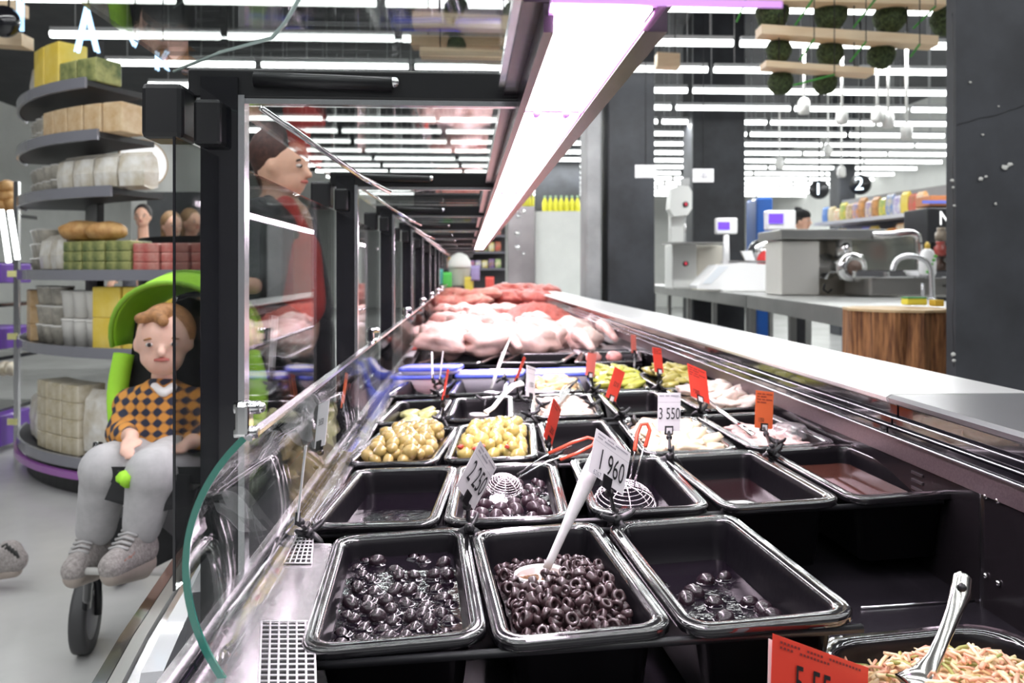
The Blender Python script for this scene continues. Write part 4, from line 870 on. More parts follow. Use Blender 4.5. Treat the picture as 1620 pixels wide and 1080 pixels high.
t=empty('jar_rack',P(1487,440,6.4),'small dark rack holding jars at the column edge behind the sink','rack')
for py in (382,405,430,450): pxbox(1474,1503,py,py+2,6.25,.42,bev=.001).build('rack_board',BLACK,t)
pxbox(1474,1476,382,452,6.5,.03).build('rack_post',BLACK,t); pxbox(1453,1480,436,440,6.08,.2,bev=.002).build('rack_foot',CHROME,t)
pipe([P(1380,372,6.6),P(1410,371,6.6),P(1438,368,6.6),P(1450,374,6.6),P(1453,390,6.6),P(1454,432,6.6)],.030,'rinse_pipe','thick bent chrome pipe rising behind the sink, right of the mincer tray')
o=MB().box((0,0,0),(.62,.02,.36),Matrix.Translation(P(1400,402,6.85))@CLAMB).build('splash_plate',mat('splash',(.42,.44,.40),.25,.8,var=.1,scale=4)); tag(o,'steel splash plate behind the sink under the bent pipe','splash plate')
t=empty('soap_bottle',P(1467,436,6.15),'white bottle with green leaf print and yellow cap beside the sink pipe','bottle'); q=P(1467,436,6.15)
MB().lathe(q,[(.055,0),(.062,.02),(.06,.14),(.045,.19),(.018,.21)],18).build('body',WPLAS,t); MB().lathe(q+UP*.21,[(.02,0),(.02,.03),(.008,.05)],12).build('cap',mat('cap_yellow',(.75,.5,.08),.4),t); m=MB(); 
for i in range(5): m.sph(q+Vector((-.03+.015*i,-.058,.03+.03*i)),(.016,.004,.012),8,6)
m.build('leaf_print',mat('leaf_green',(.12,.5,.06),.4),t)
for i,(px,py,c_) in enumerate(((1488,395,(.30,.04,.03)),(1488,420,(.06,.03,.02)),(1485,440,(.35,.18,.05)),(1489,372,(.25,.20,.15)))):
    q=P(px,py+10,6.3+.1*i); o=MB().lathe(q,[(.04,0),(.048,.02),(.048,.07),(.03,.09),(.034,.1),(.034,.115)],16).build('jar',mat('jar_%d'%i,c_,.3,coat=.5)); tag(o,['dark red jar by the column edge','black jar lower down by the column edge','amber jar near the sink rim','grey-brown jar highest by the column edge'][i],'jar')
t=empty('sponge',P(1446,474,4.1),'yellow sponge with green top at the back edge of the chopping block','sponge'); pxbox(1430,1462,472,482,4.05,.07,bev=.006).build('foam',mat('sponge_yellow',(.85,.75,.08),.8,bump=.5,bscale=60),t); pxbox(1430,1462,469.5,472,4.05,.07,bev=.003).build('scourer',mat('scour_green',(.10,.35,.14),.9),t)
obox('sponge_block',1474,1489,474,484,4.0,.06,mat('sponge_amber',(.75,.50,.06),.8),'amber sponge block right at the dark column edge','sponge')
# yellow bottles on the white panel
YB=mat('lemon_yellow',(.85,.80,.05),.35,coat=.3); GCAP=mat('cap_green',(.25,.40,.22),.4)
def bottle(px,py,d,r,h,lab,grp):
    q=P(px,py,d); t=empty('lemon_bottle',q,lab,'bottle',grp); MB().lathe(q,[(r*.9,0),(r,h*.05),(r,h*.55),(r*.45,h*.8),(r*.4,h*.85)],12).build('body',YB,t); MB().lathe(q+UP*h*.85,[(r*.45,0),(r*.45,h*.15)],10).build('cap',GCAP,t)
for i in range(7): bottle(862+i*8.6,334,14.0,.046,.27,'yellow lemon juice bottle in the row on the white panel','yellow bottles on the white panel')
for i in range(8): bottle(808+i*5.0,326,13.85,.026,.22,'small yellow bottle packed on top of the steel panel','yellow bottles on the steel panel')
# hats, woman behind the mincer
SKIN=mat('skin',(.68,.40,.29),.5,var=.05,scale=20,sss=.15); HAIRB=mat('hair_dark',(.018,.012,.010),.6); HAIRL=mat('hair_brown',(.26,.15,.07),.6,var=.3,scale=60); DRK=mat('cloth_dark',(.02,.02,.024),.8,var=.2)
def face(c,r,fw,t,eyes=(.02,.03,.035),hair=None):
    """nose, eyes, mouth and ears on a head centred at c with radii r looking along fw"""
    f=Vector(fw).normalized(); s_=f.cross(UP).normalized(); rx,ry,rz=r
    for sg in (-1,1):
        e=c+s_*sg*rx*.42+f*ry*.86+UP*rz*.02; MB().sph(e,(rx*.15,rx*.15,rx*.085),10,8).build('eye',mat('eye_white',(.55,.50,.48),.3),t)
        MB().sph(e+f*rx*.085,(rx*.085,rx*.085,rx*.08),8,6).build('iris',mat('iris',(.04,.03,.03),.15),t)
        m=MB(); m.tube([e+s_*sg*rx*.2+UP*rz*.13,e+UP*rz*.18+f*.004,e-s_*sg*rx*.2+UP*rz*.13],rx*.04,6); m.build('eyebrow',hair or HAIRB,t)
    m=MB(); m.tube([c+f*ry*.88-UP*rz*.42-s_*rx*.26,c+f*ry*.97-UP*rz*.40,c+f*ry*.88-UP*rz*.42+s_*rx*.26],[rx*.05,rx*.10,rx*.05],8,flat=.7); m.build('mouth',mat('lips',(.50,.14,.12),.4),t)
def headprims(c,r,f):
    f=Vector(f).normalized(); s_=f.cross(UP).normalized(); rx,ry,rz=r; A=Matrix((( s_.x,f.x,0),(s_.y,f.y,0),(0,0,1)))
    A4=A.to_4x4()
    return [('s',c+UP*rz*.12,(rx,ry,rz*.88),A4),('s',c-UP*rz*.38+f*ry*.18,(rx*.78,ry*.74,rz*.60),A4),('c',c+f*ry*.90+UP*rz*.02,c+f*ry*1.10-UP*rz*.20,rx*.10,rx*.17),('s',c+s_*rx*.98-UP*rz*.08,(rx*.12,ry*.16,rz*.22),A4),('s',c-s_*rx*.98-UP*rz*.08,(rx*.12,ry*.16,rz*.22),A4)]
def hand(w,dr,side,sz=1.0):
    """palm, five tapered fingers of unequal length with a bend, thumb off the palm side"""
    dr=Vector(dr).normalized(); sd=Vector(side).normalized(); nn=dr.cross(sd).normalized(); pr=[('c',w,w+dr*.05*sz,.022*sz,.028*sz),('c',w+sd*.015*sz+dr*.05*sz,w-sd*.02*sz+dr*.07*sz,.018*sz,.018*sz)]
    for o_,l in ((-.028,.055),(-.010,.070),(.009,.075),(.027,.066)):
        b=w+dr*.075*sz+sd*o_*sz; m_=b+dr*l*.5*sz-nn*.006*sz; e=m_+dr*l*.45*sz-nn*.022*sz; pr+=[('c',b,m_,.0095*sz,.0085*sz),('c',m_,e,.0085*sz,.0072*sz)]
    b=w+dr*.022*sz+sd*.026*sz; pr+=[('c',b,b+dr*.03*sz+sd*.024*sz,.011*sz,.010*sz),('c',b+dr*.03*sz+sd*.024*sz,b+dr*.055*sz+sd*.026*sz,.010*sz,.008*sz)]
    return pr
def standing(head,r,fw,label,cloth,hair,hat=None,longhair=True,shirt=None):
    """adult standing on the floor with the head at the given place"""
    f=Vector(fw).normalized(); s_=f.cross(UP).normalized(); t=empty('person',(head.x,head.y,0),label,'person'); H=head.z; g=lambda a,b,z:Vector((head.x,head.y,0))+s_*a+f*b+UP*z
    body=headprims(head,r,f)+[('c',head-UP*.08,g(0,-.02,H-.24),.050,.055),('c',g(-.15,-.02,H-.30),g(.15,-.02,H-.30),.06,.06)]
    for sg in(-1,1):
        el=g(sg*.24,.02,H-.58); wr_=g(sg*.22,.22,H-.66); body+=[('c',g(sg*.18,-.02,H-.30),el,.045,.036),('c',el,wr_,.036,.026)]+hand(wr_,f-UP*.2,-s_*sg)
    body+=[('c',g(0,0,H-.35),g(0,0,H-.70),.13,.12)]
    for sg in(-1,1): body+=[('c',g(sg*.09,0,H-.80),g(sg*.10,0,.48),.09,.055),('c',g(sg*.10,0,.48),g(sg*.10,0,.09),.055,.04),('c',g(sg*.10,-.02,.05),g(sg*.10,.14,.04),.04,.035)]
    blob('body',body,.008,SKIN,t)
    cl=[('c',g(-.15,-.02,H-.31),g(.15,-.02,H-.31),.07,.07),('c',g(-.07,0,H-.40),g(-.07,0,H-.82),.125,.12),('c',g(.07,0,H-.40),g(.07,0,H-.82),.125,.12)]
    for sg in(-1,1): el=g(sg*.24,.02,H-.58); cl+=[('c',g(sg*.18,-.02,H-.31),el,.062,.05),('c',el,g(sg*.22,.19,H-.645),.05,.04)]
    blob('jacket',cl,.016,cloth,t)
    tl=[]
    for sg in(-1,1): tl+=[('c',g(sg*.085,0,H-.86),g(sg*.10,0,.48),.115,.075),('c',g(sg*.10,0,.48),g(sg*.10,0,.12),.072,.06)]
    blob('trousers',tl,.018,DRK,t)
    for sg in(-1,1): blob('shoe',[('c',g(sg*.10,-.04,.05),g(sg*.10,.17,.04),.05,.045)],.012,BLACK,t)
    hr=[('s',head+UP*r[2]*.30-f*r[1]*.18,(r[0]*1.13,r[1]*1.02,r[2]*.86),Matrix(((s_.x,f.x,0),(s_.y,f.y,0),(0,0,1))).to_4x4())]
    if longhair: hr+=[('c',head-f*r[1]*.6+s_*r[0]*.5,head-f*r[1]*.5+s_*r[0]*.6-UP*r[2]*1.5,r[0]*.45,r[0]*.3),('c',head-f*r[1]*.6-s_*r[0]*.5,head-f*r[1]*.5-s_*r[0]*.6-UP*r[2]*1.5,r[0]*.45,r[0]*.3)]
    h=blob('hair',hr,.010,hair,t)
    face(head,r,f,t,hair=hair)
    if hat: blob('hat',[('s',head+UP*r[2]*.55-f*r[1]*.05,(r[0]*1.18,r[1]*1.1,r[2]*.62),Matrix(((s_.x,f.x,0),(s_.y,f.y,0),(0,0,1))).to_4x4()),('c',head+UP*r[2]*1.0-f*.03,head+UP*r[2]*1.2-f*.06,.05,.03)],.010,hat,t)
    return t
RR=(.078,.098,.120)
standing(P(1268,350,9.9),(.086,.108,.132),RT*.8-FW*.6,'person in a black knitted hat behind the mincer, looking to the right',DRK,HAIRB,hat=mat('hat_black',(.012,.012,.013),.9),longhair=False)
standing(P(226,343,8.2),RR,-FW+RT*.2,'woman with dark hair tied back, seen far off left of the case posts',mat('top_grey',(.12,.12,.14),.8),HAIRB,longhair=False)
standing(P(272,358,6.9),RR,RT*.5-FW*.5,'person with light brown hair looking down, left of the two heads beside the post',mat('coat_tan',(.30,.22,.16),.8),HAIRL,longhair=True)
standing(P(303,352,7.4),RR,RT*.7-FW*.4,'person with light brown hair, directly beside the black post',mat('coat_tan2',(.20,.16,.13),.8),HAIRL,longhair=True)
# blue cooler
obox('blue_cooler',1188,1214,312,573.5,10.5,.5,mat('cooler_blue',(.03,.16,.62),.35,coat=.4),'tall blue cooler standing beyond the dark column','cooler',bev=.03)
# product gondola on the right
t=empty('shelf_unit',P(1370,420,9.5),'grey grocery gondola with packets, beyond the sink at the right','shelf')
a=P(1447,335,8.5); b=P(1288,352.5,10.35); u=(b-a).normalized(); r_=Vector((u.y,-u.x,0)); r_=r_ if r_.dot(RT)>0 else -r_; L=(b-a).length
for zz in (0,-.36,-.72): m=MB(); m.prism([a+UP*zz,a+UP*zz+r_*.40,b+UP*zz+r_*.40,b+UP*zz],(0,0,-.04)); m.build('shelf_board',mat('board_white',(.68,.68,.72),.4),t)
m=MB(); m.prism([a+r_*.40,a+r_*.43,b+r_*.43,b+r_*.40],(0,0,.30)); m.prism([a+r_*.40-UP*1.8,a+r_*.43-UP*1.8,b+r_*.43-UP*1.8,b+r_*.40-UP*1.8],(0,0,1.8)); m.build('shelf_back',mat('board_grey',(.3,.3,.31),.5),t)
PCOL=[('yellow',(.80,.62,.10)),('pale gold',(.78,.66,.40)),('brown',(.35,.18,.08)),('blue',(.14,.28,.62)),('red',(.68,.10,.08)),('cream',(.80,.76,.62)),('orange',(.80,.36,.08)),('purple',(.30,.20,.55)),('white',(.80,.80,.80)),('green',(.20,.42,.14))]
def packet(c,u,w,h,dp,mt,label,cat='packet',group=None,n=None):
    n=n or Vector((-u.y,u.x,0)); t_=empty('packet',c,label,cat,group) if False else None
    M=Matrix(((u.x,n.x,0,c.x),(u.y,n.y,0,c.y),(0,0,1,c.z),(0,0,0,1))); m=MB(); m.loft([[M@Vector((sx*w/2*f1,sy*dp/2*f2,z)) for sx,sy in((-1,-1),(0,-1.15),(1,-1),(1,1),(0,1.15),(-1,1))] for f1,f2,z in ((1,.15,0),(.96,.9,h*.08),(1,1,h*.45),(.97,.8,h*.85),(1,.12,h*.97),(1,.12,h))],smooth=False)
    o=m.build('packet',mt,origin=c); tag(o,label,cat,group); return o
PATC={}
def pmat(i,second=None):
    k=(i,second)
    if k not in PATC:
        c1=PCOL[i][1]; c2=PCOL[second if second is not None else (i+5)%10][1]; PATC[k]=mat('print_%d_%s'%(i,second),c1,.4,col2=c2,scale=13,coat=.2)
    return PATC[k]
rp=random.Random(9)
seq=[6,4,0,8,3,0,2,1,2,6,1,0,5,1,3]
for i,ci in enumerate(seq):
    p=a.lerp(b,(i+.45)/len(seq))+r_*.14; packet(p,u,L/len(seq)*.92,rp.uniform(.20,.26)*(1 if i<12 else .8),.07,pmat(ci,rp.randrange(10)),'%s printed packet on the top board of the right grocery gondola'%PCOL[ci][0],group='packets on the top board, %s ones'%PCOL[ci][0])
seq=[0,0,5,4,8,2,3,0,0,7,7,4]
for i,ci in enumerate(seq):
    p=a.lerp(b,(i+.45)/len(seq))+r_*.14-UP*.36; packet(p,u,L/len(seq)*.92,rp.uniform(.20,.27),.07,pmat(ci,rp.randrange(10)),'%s printed packet on the lower board of the right grocery gondola'%PCOL[ci][0],group='packets on the lower board, %s ones'%PCOL[ci][0])
t=empty('drink_fridge',P(1472,430,8.1),'black fridge with a white letter N by the column edge','fridge'); pxbox(1447,1512,328,560,8.1,.5,bev=.01).build('cabinet',BLACK,t)
M=Matrix.Translation(P(1495,346,8.09))@CLAMB@Matrix.Rotation(PI/2,4,'X'); text_obj('N',M,.20,.8,mat('sign_white',(.9,.9,.9),.4,emit=(1,1,1),es=.8),t,'letter')
obox('snack_box',1459,1512,311,327,8.2,.3,mat('box_orange',(.55,.20,.08),.5),'orange-brown snack box with blue stripe lying on the black fridge','box'); 
s_=pxbox(1459,1512,317,322,8.19,.01).build('stripe',mat('stripe_blue',(.15,.18,.6),.5),bpy.data.objects['snack_box'])
# number signs
for px,py,r,d,tx,lab in ((1361,292,13,10.5,'2','round black hanging sign with lit number 2'),(1296,300,12,12,'1','round black hanging sign with lit number 1, left of the other number sign')):
    t=empty('number_sign',P(px,py,d),lab,'sign'); k=d/F; ax=(-FW-RT*.75).normalized(); MB().lathe(P(px,py,d),[(r*k*1.2,-.05),(r*k*1.25,0),(r*k*1.2,.05)],24,axis=ax).build('disc',BLACK,t)
    sx=UP.cross(ax).normalized(); o_=P(px,py,d)+ax*.055; M=Matrix(((sx.x,0,ax.x,o_.x),(sx.y,0,ax.y,o_.y),(sx.z,1,ax.z,o_.z),(0,0,0,1))); text_obj(tx,M,r*k*2.2,1.0,mat('sign_glow',(.8,.9,1),.4,emit=(.75,.90,1),es=2.5),t,'number')
    MB().cyl(P(px,py-r,d),Vector((P(px,py,d).x,P(px,py,d).y,4.5)),.01,n=6).build('hanger',BLACK,t)
# small hanging price plates
for (x0,x1,y0,y1,tx,lab) in ((1005,1038,261,281,'351','white price plate at the left of the band saw, reading 351'),(1096,1129,267,288,'185','white price plate above the band saw on the dark column')):
    t=empty('price_plate',P((x0+x1)/2,(y0+y1)/2,7.4),lab,'sign'); pxbox(x0,x1,y0,y1,7.4,.01).build('plate',PAPER,t); M=Matrix.Translation(P((x0+x1)/2,(y0+y1)/2,7.39))@CLAMB@Matrix.Rotation(PI/2,4,'X'); text_obj(tx,M,.075,.7,GREYINK,t,'plate_text'); p=P((x0+x1)/2,y0,7.4); MB().cyl(p,(p.x,p.y,4.5),.004,n=5).build('cord',BLACK,t)
# wooden boards with green foliage balls
WOOD=mat('pine_board',(.80,.58,.36),.55,col2=(.88,.70,.48),scale=3,stretch=(1,8,8)); MOSS=mat('moss',(.018,.028,.012),.9,col2=(.09,.13,.05),scale=55,bump=1.5,bscale=70); ROPE=mat('rope_green',(.06,.30,.05),.7)
def board(x0,y0,x1,y1,th,d,lab,depth=.12,mt=None):
    a=P(x0,y0,d); b=P(x1,y1,d); k=d/F; m=MB(); m.prism([a,b,b-UP*th*k,a-UP*th*k],FW*depth); o=m.build('wooden_board',mt or WOOD); tag(o,lab,'board')
    for f_ in (.15,.85):
        q=a.lerp(b,f_)+FW*depth*.5; MB().cyl(q,(q.x,q.y,4.55),.004,n=5).build('cord',BLACK,o)
    return o
for bd in ((1050,-12,1500,-2,9,4.6,'topmost pale wooden board at the upper right, cut by the frame'),(1205,38,1485,56,15,4.6,'long pale wooden board at the upper right, second from the top'),(1212,95,1384,107,10,4.6,'short pale wooden board at the upper right, lowest of three'),(652,18,925,30,22,4.6,'pale wooden board seen through the canopy glass, upper one'),(650,55,822,58,16,4.7,'pinkish wooden board seen through the canopy glass, middle one'),(664,74,870,84,14,4.6,'pale wooden board seen through the canopy glass, lowest one'),(-60,0,26,0,20,4.6,'pale wooden board at the top left corner, upper'),(-60,45,34,52,20,4.6,'pale wooden board at the top left corner, lower'),(1040,82,1076,84,22,6.0,'short wooden board end between the two dark columns')):
    board(*bd)
bi=0; gp_=None
for px,py,r in ((1222,22,26),(1314,22,26),(1408,27,26),(1498,32,25),(1232,80,20),(1313,84,21),(1394,87,22),(1235,130,20),(1305,130,19),(722,16,20),(815,22,20),(718,54,17),(812,60,18),(722,72,15),(806,78,16)):
    c=P(px,py,4.75 if r>15 else 4.7); o=lumpobj('moss_ball',c,r*4.7/F,MOSS,disp=.12,seed=bi,fr=9,n=22,m=14); tag(o,['dark green moss ball hanging at the upper right among the pale wooden boards','dark moss ball seen through the canopy glass among the boards'][0 if px>1000 else 1],'moss ball','moss balls, right' if px>1000 else 'moss balls behind the canopy glass')
    zt=4.5; MB().cyl(c,(c.x,c.y,4.52),.003,n=5).build('cord',BLACK,o); bi+=1
m=[]
for (x0,y0,x1,y1) in ((1285,0,1258,40),(1388,-5,1350,44),(1480,10,1445,45),(1288,62,1265,95),(1370,66,1345,98),(1455,70,1440,90),(1180,0,1165,35),(1320,118,1255,135)):
    o=MB().tube([P(x0,y0,4.5),P(x1,y1,4.52)],.006,6).build('green_rope',ROPE); tag(o,'green rope crossing between the wooden boards at the upper right','rope','green ropes'); q=P(x0,y0,4.5); MB().cyl(q,(q.x,q.y,4.55),.003,n=5).build('cord',BLACK,o)
# far end of the case: white domed jar, shelves of goods
t=empty('dome_jar',P(727,458,8.4),'white container with a domed lid at the far end of the meat case','container'); q=P(727,452,8.4)
MB().lathe(q,[(.09,0),(.10,.02),(.115,.18),(.12,.19)],22).build('body',mat('jar_milky',(.62,.66,.58),.35),t); MB().lathe(q+UP*.19,[(.125,0),(.125,.02),(.115,.07),(.08,.13),(.03,.155),(.004,.16)],22).build('dome_lid',WHITE,t)
for i,(px,py,c_,lab) in enumerate(((708,445,(.10,.55,.10),'bright green packet left of the domed container'),(694,440,(.10,.45,.40),'teal packet left of the green one at the far end'),(752,434,(.35,.30,.55),'violet-white jar right of the domed container'),(775,452,(.70,.10,.08),'red card-like packet at the far right end of the meat'),(742,452,(.80,.65,.1),'yellow packet at the foot of the domed container'),(755,470,(.70,.08,.06),'small red packet before the far glass end'),(678,448,(.25,.12,.10),'brown sausage-shaped packet far left, framed by leaves'))):
    q=P(px,py+10,8.2+.02*i); packet(q,RT,.09,.16,.05,mat('farp_%d'%i,c_,.4),lab,n=FW)
t=empty('aisle_shelf',P(735,430,17.0),'dark aisle shelving with small goods seen over the far end of the case','shelf')
pxbox(655,800,300,518,17.5,.2).build('shelf_back',mat('aisle_dark',(.05,.045,.05),.6),t)
for i,py in enumerate((345,372,398,424)):
    pxbox(655,800,py,py+3,16.9,.5).build('shelf_board',mat('aisle_board',(.18,.17,.20),.5),t)
    for j in range(13):
        if 690<662+j*10.5<715 and py<400 and False: continue
        ci=rp.choice([2,6,5,1,4,8,0,5]); q=P(662+j*10.5,py,17.1); packet(q,RT,.12,rp.uniform(.16,.26),.1,pmat(ci,rp.randrange(10)),'small %s packet on the dark aisle shelving beyond the case'%PCOL[ci][0],group='small %s packets in the far aisle'%PCOL[ci][0],n=FW)
# ================================================================== CUSTOMER SIDE, LEFT
ICX,ICZ,IR=-1.6,5.76,1.67  # shelving that shows as a reflection in curved glass, built as solid objects
def isl(th,z,r=IR): a=math.radians(th); return CW(ICX+r*math.cos(a),ICZ+r*math.sin(a),z)
isd=empty('mirrored_shelf_unit',CW(ICX,ICZ,0),'rounded dark shelving full of packed goods, a glass reflection built solid, at the left','shelf')
def arcband(t0,t1,r0,r1,z0,z1,material,name,n=28):
    m=MB(); R=[]
    for i in range(n+1):
        th=t0+(t1-t0)*i/n; R.append([isl(th,z0,r0),isl(th,z0,r1),isl(th,z1,r1),isl(th,z1,r0)])
    m.loft(R,True,True,True,smooth=False); return m.build(name,material,isd)
SHD=mat('shelf_black',(.02,.02,.022),.5); LIPM=mat('shelf_lip',(.26,.26,.30),.25,.3,coat=.4)
arcband(198,284,.95,1.0,.1,1.42,SHD,'core'); arcband(198,226,1.27,1.31,1.0,2.6,SHD,'core_upper')
arcband(198,284,1.0,IR-.04,0,.16,SHD,'plinth'); arcband(198,284,IR-.0,IR+.03,.10,.135,mat('strip_purple',(.35,.12,.42),.3,coat=.3),'purple_strip')
tiers=[(.20,198,284),(.79,198,284),(1.20,198,284),(1.64,198,253),(1.94,198,250),(2.22,198,247)]
for z,t0,t1 in tiers:
    arcband(t0,t1,1.0 if t1>260 else 1.29,IR,z-.03,z,SHD,'shelf_board'); arcband(t0,t1,IR,IR+.015,z-.045,z+.012,LIPM,'price_strip')
# reflected goods built solid: (angle, tier z, kind, width, height, colour)
CUPW=mat('cup_white',(.80,.78,.74),.35,coat=.3); BAGW=mat('bag_white',(.82,.80,.76),.4,coat=.4,col2=(.55,.48,.36),scale=9); BAGB=mat('bag_beige',(.50,.42,.26),.45,coat=.3,col2=(.72,.66,.54),scale=12); BOXY=mat('box_yellow',(.78,.56,.06),.45,col2=(.86,.68,.18),scale=6); BOXG=mat('box_grey',(.34,.32,.28),.5,col2=(.62,.58,.50),scale=14); BRD=mat('bread_crust',(.42,.20,.06),.6,col2=(.66,.40,.16),scale=16); REDP=mat('pack_red',(.45,.08,.07),.4,coat=.3,col2=(.60,.30,.25),scale=14); GRNP=mat('pack_green',(.10,.14,.05),.4,col2=(.42,.42,.16),scale=14); TANP=mat('pack_tan',(.56,.36,.18),.45,col2=(.72,.56,.36),scale=12); DKP=mat('pack_dark',(.06,.055,.06),.4,coat=.4,col2=(.30,.28,.26),scale=16)
def cup(p,r,h,mt,label,group,u):
    t=empty('cup',p,label,'cup',group); MB().lathe(p,[(r*.78,0),(r,h*.9)],16,True,False).build('cup_body',mt,t); MB().lathe(p+UP*h*.88,[(r*1.06,0),(r*1.08,h*.05),(r*1.0,h*.10),(r*.9,h*.09)],16).build('lid',CUPW,t)
rg=random.Random(21)
def place(kind,th,z,wd,h,mt,label,group,rad=IR-.12):
    a=math.radians(th); p=isl(th,z,rad); nrm=(isl(th,z,rad+1)-p).normalized(); u=Vector((-nrm.y,nrm.x,0))
    if kind=='cup': cup(p,wd/2,h,mt,label,group,u)
    elif kind=='box':
        M=Matrix(((u.x,nrm.x,0,p.x),(u.y,nrm.y,0,p.y),(0,0,1,p.z+h/2),(0,0,0,1))); o=MB().box((0,0,0),(wd,.16,h),M,.006).build('box',mt,origin=p); tag(o,label,'box',group)
    elif kind=='bag':
        packet(p,u,wd,h,.12,mt,label,'bag',group,n=nrm)
        o=bpy.data.objects[-1] if False else None
    elif kind=='loaf':
        M=Matrix(((u.x,nrm.x,0,0),(u.y,nrm.y,0,0),(0,0,1,0),(0,0,0,1))); o=lumpobj('bread_loaf',p+UP*h*.5,(wd/2,.10,h/2),mt,disp=.12,seed=int(th)); tag(o,label,'bread',group)
def fillrow(t0,t1,z,spec):
    """spec: list of (kind,width,height,stack,material,label,group)"""
    th=t0; i=0
    while th<t1:
        kind,wd,h,stk,mt,label,group=spec[min(len(spec)-1,int((th-t0)/(t1-t0)*len(spec)))]
        step=math.degrees(wd*1.04/(IR-.12))
        for s_ in range(stk): place(kind,th+step/2,z+s_*h*1.005,wd,h,mt,label,group)
        th+=step
fillrow(206,284,.20,[('bag',.17,.26,1,BAGW,'white and beige bag on the lowest tier of the rounded shelving','bags on the lowest tier'),('box',.15,.095,4,BAGB,'beige flat pack stacked on the lowest tier of the rounded shelving','beige packs on the lowest tier'),('bag',.19,.36,1,BAGW,'white and beige bag on the lowest tier of the rounded shelving','bags on the lowest tier'),('box',.16,.095,4,BAGB,'beige flat pack stacked on the lowest tier of the rounded shelving','beige packs on the lowest tier'),('box',.16,.08,4,BOXG,'grey-beige flat pack stacked at the right end of the lowest tier','grey packs on the lowest tier')])
fillrow(206,284,.79,[('box',.12,.10,3,TANP,'tan pack stacked at the far left of the middle tier','tan packs, middle tier'),('cup',.12,.11,3,BOXG,'grey-lidded tub stacked on the middle tier, left part','grey tubs, middle tier'),('cup',.11,.155,2,CUPW,'white cup stacked left of the yellow boxes','white cups, middle tier'),('box',.19,.165,2,BOXY,'yellow carton stacked on the middle tier behind the child','yellow cartons'),('box',.19,.165,2,BOXY,'yellow carton stacked on the middle tier behind the child','yellow cartons'),('box',.20,.07,4,BAGB,'beige flat pack at the right end of the middle tier','beige packs, middle tier')])
fillrow(206,284,1.20,[('cup',.12,.085,3,BOXG,'grey tub on the eye-level tier, left part','grey tubs, eye-level tier'),('bag',.17,.21,1,BAGW,'pale bag on the eye-level tier of the rounded shelving','pale bags, eye-level tier'),('box',.16,.055,3,GRNP,'green and yellow flat pack on the eye-level tier','green packs, eye-level tier'),('box',.15,.05,3,REDP,'dark red flat pack on the eye-level tier near the heads','red packs, eye-level tier'),('box',.16,.05,3,DKP,'dark flat pack at the right end of the eye-level tier','dark packs, eye-level tier')])
fillrow(206,253,1.64,[('cup',.12,.085,2,BOXG,'grey tub on the fourth tier, left end','grey tubs, fourth tier'),('bag',.16,.20,1,BAGW,'pale bag on the fourth tier of the rounded shelving','pale bags, fourth tier')])
fillrow(206,250,1.94,[('cup',.12,.08,2,BOXG,'grey tub on the fifth tier of the rounded shelving','grey tubs, fifth tier'),('box',.13,.16,1,TANP,'tan and orange pack on the fifth tier','tan packs, fifth tier')])
fillrow(206,247,2.22,[('bag',.15,.24,1,BAGW,'pale bag on the topmost tier, left end','pale bags, top tier'),('box',.17,.26,1,BOXY,'yellow carton on the topmost tier','yellow cartons, top tier'),('box',.15,.13,1,GRNP,'green printed pack on the topmost tier, right end','green packs, top tier')])
place('loaf',240,1.20+.165,.26,.12,BRD,'golden loaf lying on the bags of the eye-level tier','bread loaves on the eye-level tier'); place('loaf',247,1.365,.22,.11,BRD,'golden loaf lying on the bags of the eye-level tier','bread loaves on the eye-level tier')
# bread rack and purple crates at the left edge
t=empty('bread_rack',P(5,560,5.2),'dark rack with bread and purple crates at the very left edge','rack'); PCR=mat('crate_purple',(.13,.04,.34),.4,coat=.2)
for py in (338,415,478,560,640): pxbox(-70,28,py,py+6,5.3,.5).build('rack_shelf',BLACKG,t)
for px in (-70,27): m=MB(); p=P(px,300,5.3); m.box((p.x,p.y,.9),(.03,.03,1.8)); m.build('rack_post',ALU,t)
for i,(px,py,w_) in enumerate(((-20,333,26),(6,333,22),(22,331,16),(10,318,24),(-16,316,22),(12,303,16))):
    o=lumpobj('bread_loaf',P(px,py-7,5.5),(w_*.0042*.5+.02,.09,.05),BRD,disp=.15,seed=i); tag(o,'golden loaf on the top of the left edge rack','bread','bread on the left edge rack')
for y0,y1,lab in ((416,448,'upper purple crate on the left edge rack'),(515,550,'middle purple crate on the left edge rack, behind the lamp bars'),(650,700,'lowest purple crate at the left edge')): 
    o=pxbox(-60,27,y0,y1,5.22,.35,bev=.01).build('purple_crate',PCR); tag(o,lab,'crate','purple crates'); pxbox(12,27,y0+12,y0+22,5.21,.01).build('tag',mat('tag_yellow',(.7,.68,.3),.5),o)
for i in range(4): o=lumpobj('bread_loaf',P(-20+i*13,583,5.35),(.035,.08,.05),BAGB,disp=.15,seed=i+30); tag(o,'beige wrapped roll on the lower board of the left edge rack','bread','wrapped rolls on the left edge rack')
for (x0,y0,x1,y1) in ((2,332,14,415),(16,333,28,410)): MB().cyl(P(x0,y0,5.1),P(x1,y1,5.1),.016,n=8).build('glow_bar',TUBE,t)
